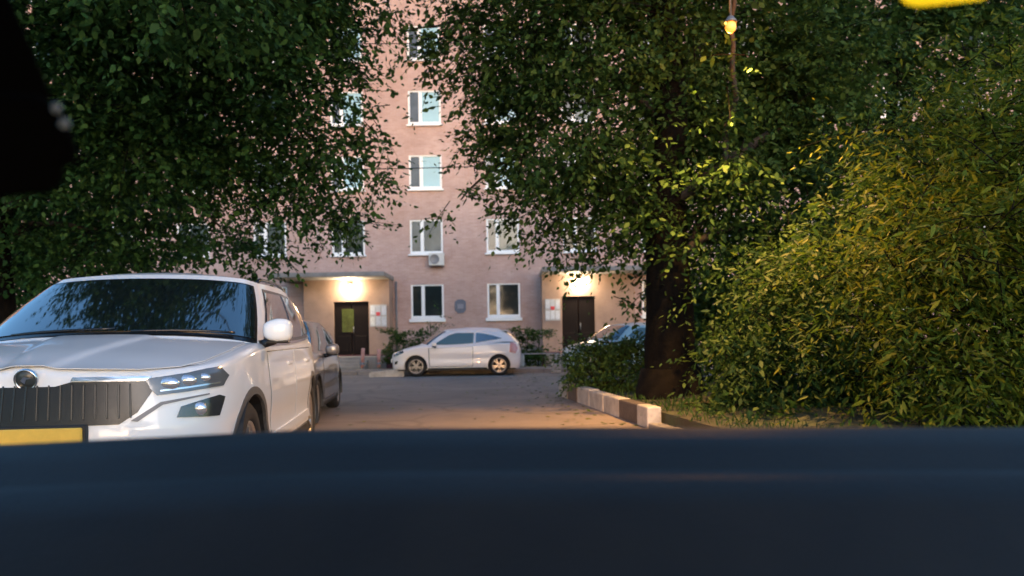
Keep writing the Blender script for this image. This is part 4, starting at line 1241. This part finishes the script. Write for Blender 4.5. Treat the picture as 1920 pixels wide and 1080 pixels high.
# overhead cables
def cable(a, b_, sag, label):
    t = empty('cable', a); tag(t, label, 'cable')
    a, b_ = Vector(a), Vector(b_)
    pts = [a.lerp(b_, i/16)-a+Vector((0, 0, -sag*4*(i/16)*(1-i/16))) for i in range(17)]
    mb = MB(); mb.tube(pts, 0.014, 6); mb.build('wire', M['black_trim'], t)
cable((-9.5, lp.y, 7.9), (14, lp.y+1.5, 7.9), 0.12, 'thin cable above the lane that carries the hanging orange lamp')
cable(at(-200, 60, 22), at(1300, 70, 22), 0.25, 'thin black cable strung high across the upper gap between the two crowns')
cable(at(-300, 300, 16), at(900, 312, 24), 0.15, 'thin black cable strung lower behind the left tree')

# ------------------------------------------------------------------ the car the view is taken from
own = empty('car', (-0.36, 0.9, 0)); tag(own, 'dark car the view is taken from, its dashboard filling the bottom of the picture', 'car')
ob = Vector(own.location)
M['dash'] = mat('dash_vinyl', (0.0064, 0.0064, 0.0054), 0.5, spec=0.3, noise=0.55, nscale=9, bump=0.12, bscale=220)
def dash_section(u):
    """profile (y, z) across the dash at photo column u: far edge, top pad, seam step, lower panel"""
    v0 = np.interp(u, [-700, 0, 250, 520, 700, 1100, 1920, 2600], [846, 834, 822, 808, 803, 801, 801, 803])
    P = []
    for dv, d in ((30, 1.02), (4, 0.95), (0, 0.90), (6, 0.86), (40, 0.83), (78, 0.80), (84, 0.795), (90, 0.775), (150, 0.74), (240, 0.70), (330, 0.66), (460, 0.60), (620, 0.52)):
        P.append(at(u, v0+dv, d))
    return P
us = list(np.linspace(-700, 2600, 60))
G = [dash_section(u) for u in us]
mb = MB()
n = len(G[0])
mb.add([p-ob for row in G for p in row], [(i*n+j, (i+1)*n+j, (i+1)*n+j+1, i*n+j+1) for i in range(len(us)-1) for j in range(n-1)], smooth=True)
# closed below and at the back
a0, a1 = G[0], G[-1]
zlo = 0.35
mb.add([a0[0]-ob, a1[0]-ob, Vector((a1[0].x, a1[0].y, zlo))-ob, Vector((a0[0].x, a0[0].y, zlo))-ob, a0[-1]-ob, a1[-1]-ob, Vector((a1[-1].x, a1[-1].y, zlo))-ob, Vector((a0[-1].x, a0[-1].y, zlo))-ob],
       [(0, 1, 2, 3), (5, 4, 7, 6), (3, 2, 6, 7)], smooth=False)
mb.build('dashboard', M['dash'], own)
# bonnet, below the sight line over the dashboard
mb = MB()
mb.bbox((-0.85, 0.14, 0.50), (0.85, 1.15, 0.74), 0.06, 3); mb.build('bonnet', mat('own_paint', (0.03, 0.032, 0.036), 0.3, coat=0.6), own)
# unseen roof panel and driver's seat, added to shade the dashboard
mb = MB(); mb.bbox((-0.72, -2.4, 1.42), (0.72, -0.50, 1.48), 0.025, 2); mb.build('roof', bpy.data.materials['own_paint'], own)
mb = MB(); mb.bbox((-0.62, -1.42, 0.45), (-0.14, -1.22, 1.12), 0.05, 3); mb.bbox((-0.62, -1.3, 0.35), (-0.14, -0.75, 0.50), 0.05, 3); seat = mb.build('seat', M['black_plastic'], own)
mb = MB(); mb.bbox((-0.52, -1.40, 1.15), (-0.24, -1.28, 1.34), 0.04, 3); mb.build('headrest', M['black_plastic'], seat)
# inside mirror with its stalk
mdep = 0.55
def mp(u, v, t): return at(u, v, mdep+t)-ob
out = [(-330, 178), (-60, 168), (70, 176), (104, 196), (132, 238), (147, 284), (141, 306), (121, 316), (119, 334), (108, 352), (84, 362), (30, 368), (-120, 371), (-330, 372), (-370, 340), (-372, 220)]
mb = MB()
bm = bmesh.new()
n = len(out)
vf = [bm.verts.new(mp(u, v, -0.02)) for u, v in out]; vb = [bm.verts.new(mp(u, v, 0.025)) for u, v in out]
bm.faces.new(vf); bm.faces.new(vb[::-1])
for i in range(n): bm.faces.new((vf[(i+1) % n], vf[i], vb[i], vb[(i+1) % n]))
bmesh.ops.recalc_face_normals(bm, faces=bm.faces[:])
bmesh.ops.bevel(bm, geom=[e for e in bm.edges if len(e.link_faces) == 2 and any(len(f.verts) > 6 for f in e.link_faces)], offset=0.006, segments=3, profile=0.5, affect='EDGES')
mb.bm(bm, smooth=False)
M['mirror_black'] = mat('mirror_black', (0.0008, 0.0008, 0.0009), 0.9, spec=0.02)
mir = mb.build('rear_view_mirror', M['mirror_black'], own)
mb = MB(); mb.prism([(-200, -120), (-20, -120), (20, 0), (60, 90), (96, 182), (80, 200), (-200, 200)], lambda u, v, q: mp(u, v, q), 0.0, 0.05); mb.build('stalk', M['mirror_black'], mir)
for u, v, r_ in ((106, 203, .0036), (121, 232, .0038)):  # pale blue beads imitate glints of light on the mirror rim
    mb = MB(); mb.sphere(mp(u, v, -0.022), (r_, r_*.7, r_)); mb.build('painted_glint', mat('glint_pale', (0.10, 0.13, 0.17), 0.4), mir)
# low beams
for s in (-0.62, 0.62):
    mb = MB(); mb.lathe([(0, 0.0), (0.07, 0.01), (0.085, 0.05), (0.085, 0.09), (0, 0.09)], 20, Matrix.Translation((s, 1.17, 0.62)) @ Matrix.Rotation(R(90), 4, 'X')); h = mb.build('headlight', M['lamp_lens'], own)
    L = bpy.data.lights.new('low_beam', 'SPOT'); L.energy = 330; L.color = (1.0, 0.50, 0.20); L.spot_size = R(26); L.spot_blend = 1.0; L.shadow_soft_size = 0.05
    lo = bpy.data.objects.new('low_beam', L); COL.objects.link(lo); lo.parent = h; lo.location = (s, 1.25, 0.62); lo.rotation_euler = (R(83.2), 0, R(-8))
# yellow tag hanging at the top
tb = at(1765, -60, 0.6)
t = empty('hanging_tag', tb); tag(t, 'bright yellow tag with rounded corner hanging into view at the top', 'tag')
pl = [(1686, -90), (1684, -20), (1690, 0), (1702, 9), (1722, 13), (1838, 0), (1850, -6), (1856, -90)]
mb = MB(); mb.prism(pl, lambda u, v, q: at(u, v, 0.6+q)-tb, 0.0, 0.006); mb.build('card', M['yellow'], t)
mb = MB(); mb.tube([at(1770, -80, .603)-tb, at(1770, -260, .603)-tb], 0.0015, 6); mb.build('cord', M['black_trim'], t)
print('leaves', nl, 'tris', sum(len(m.loops) for m in bpy.data.meshes)//2)
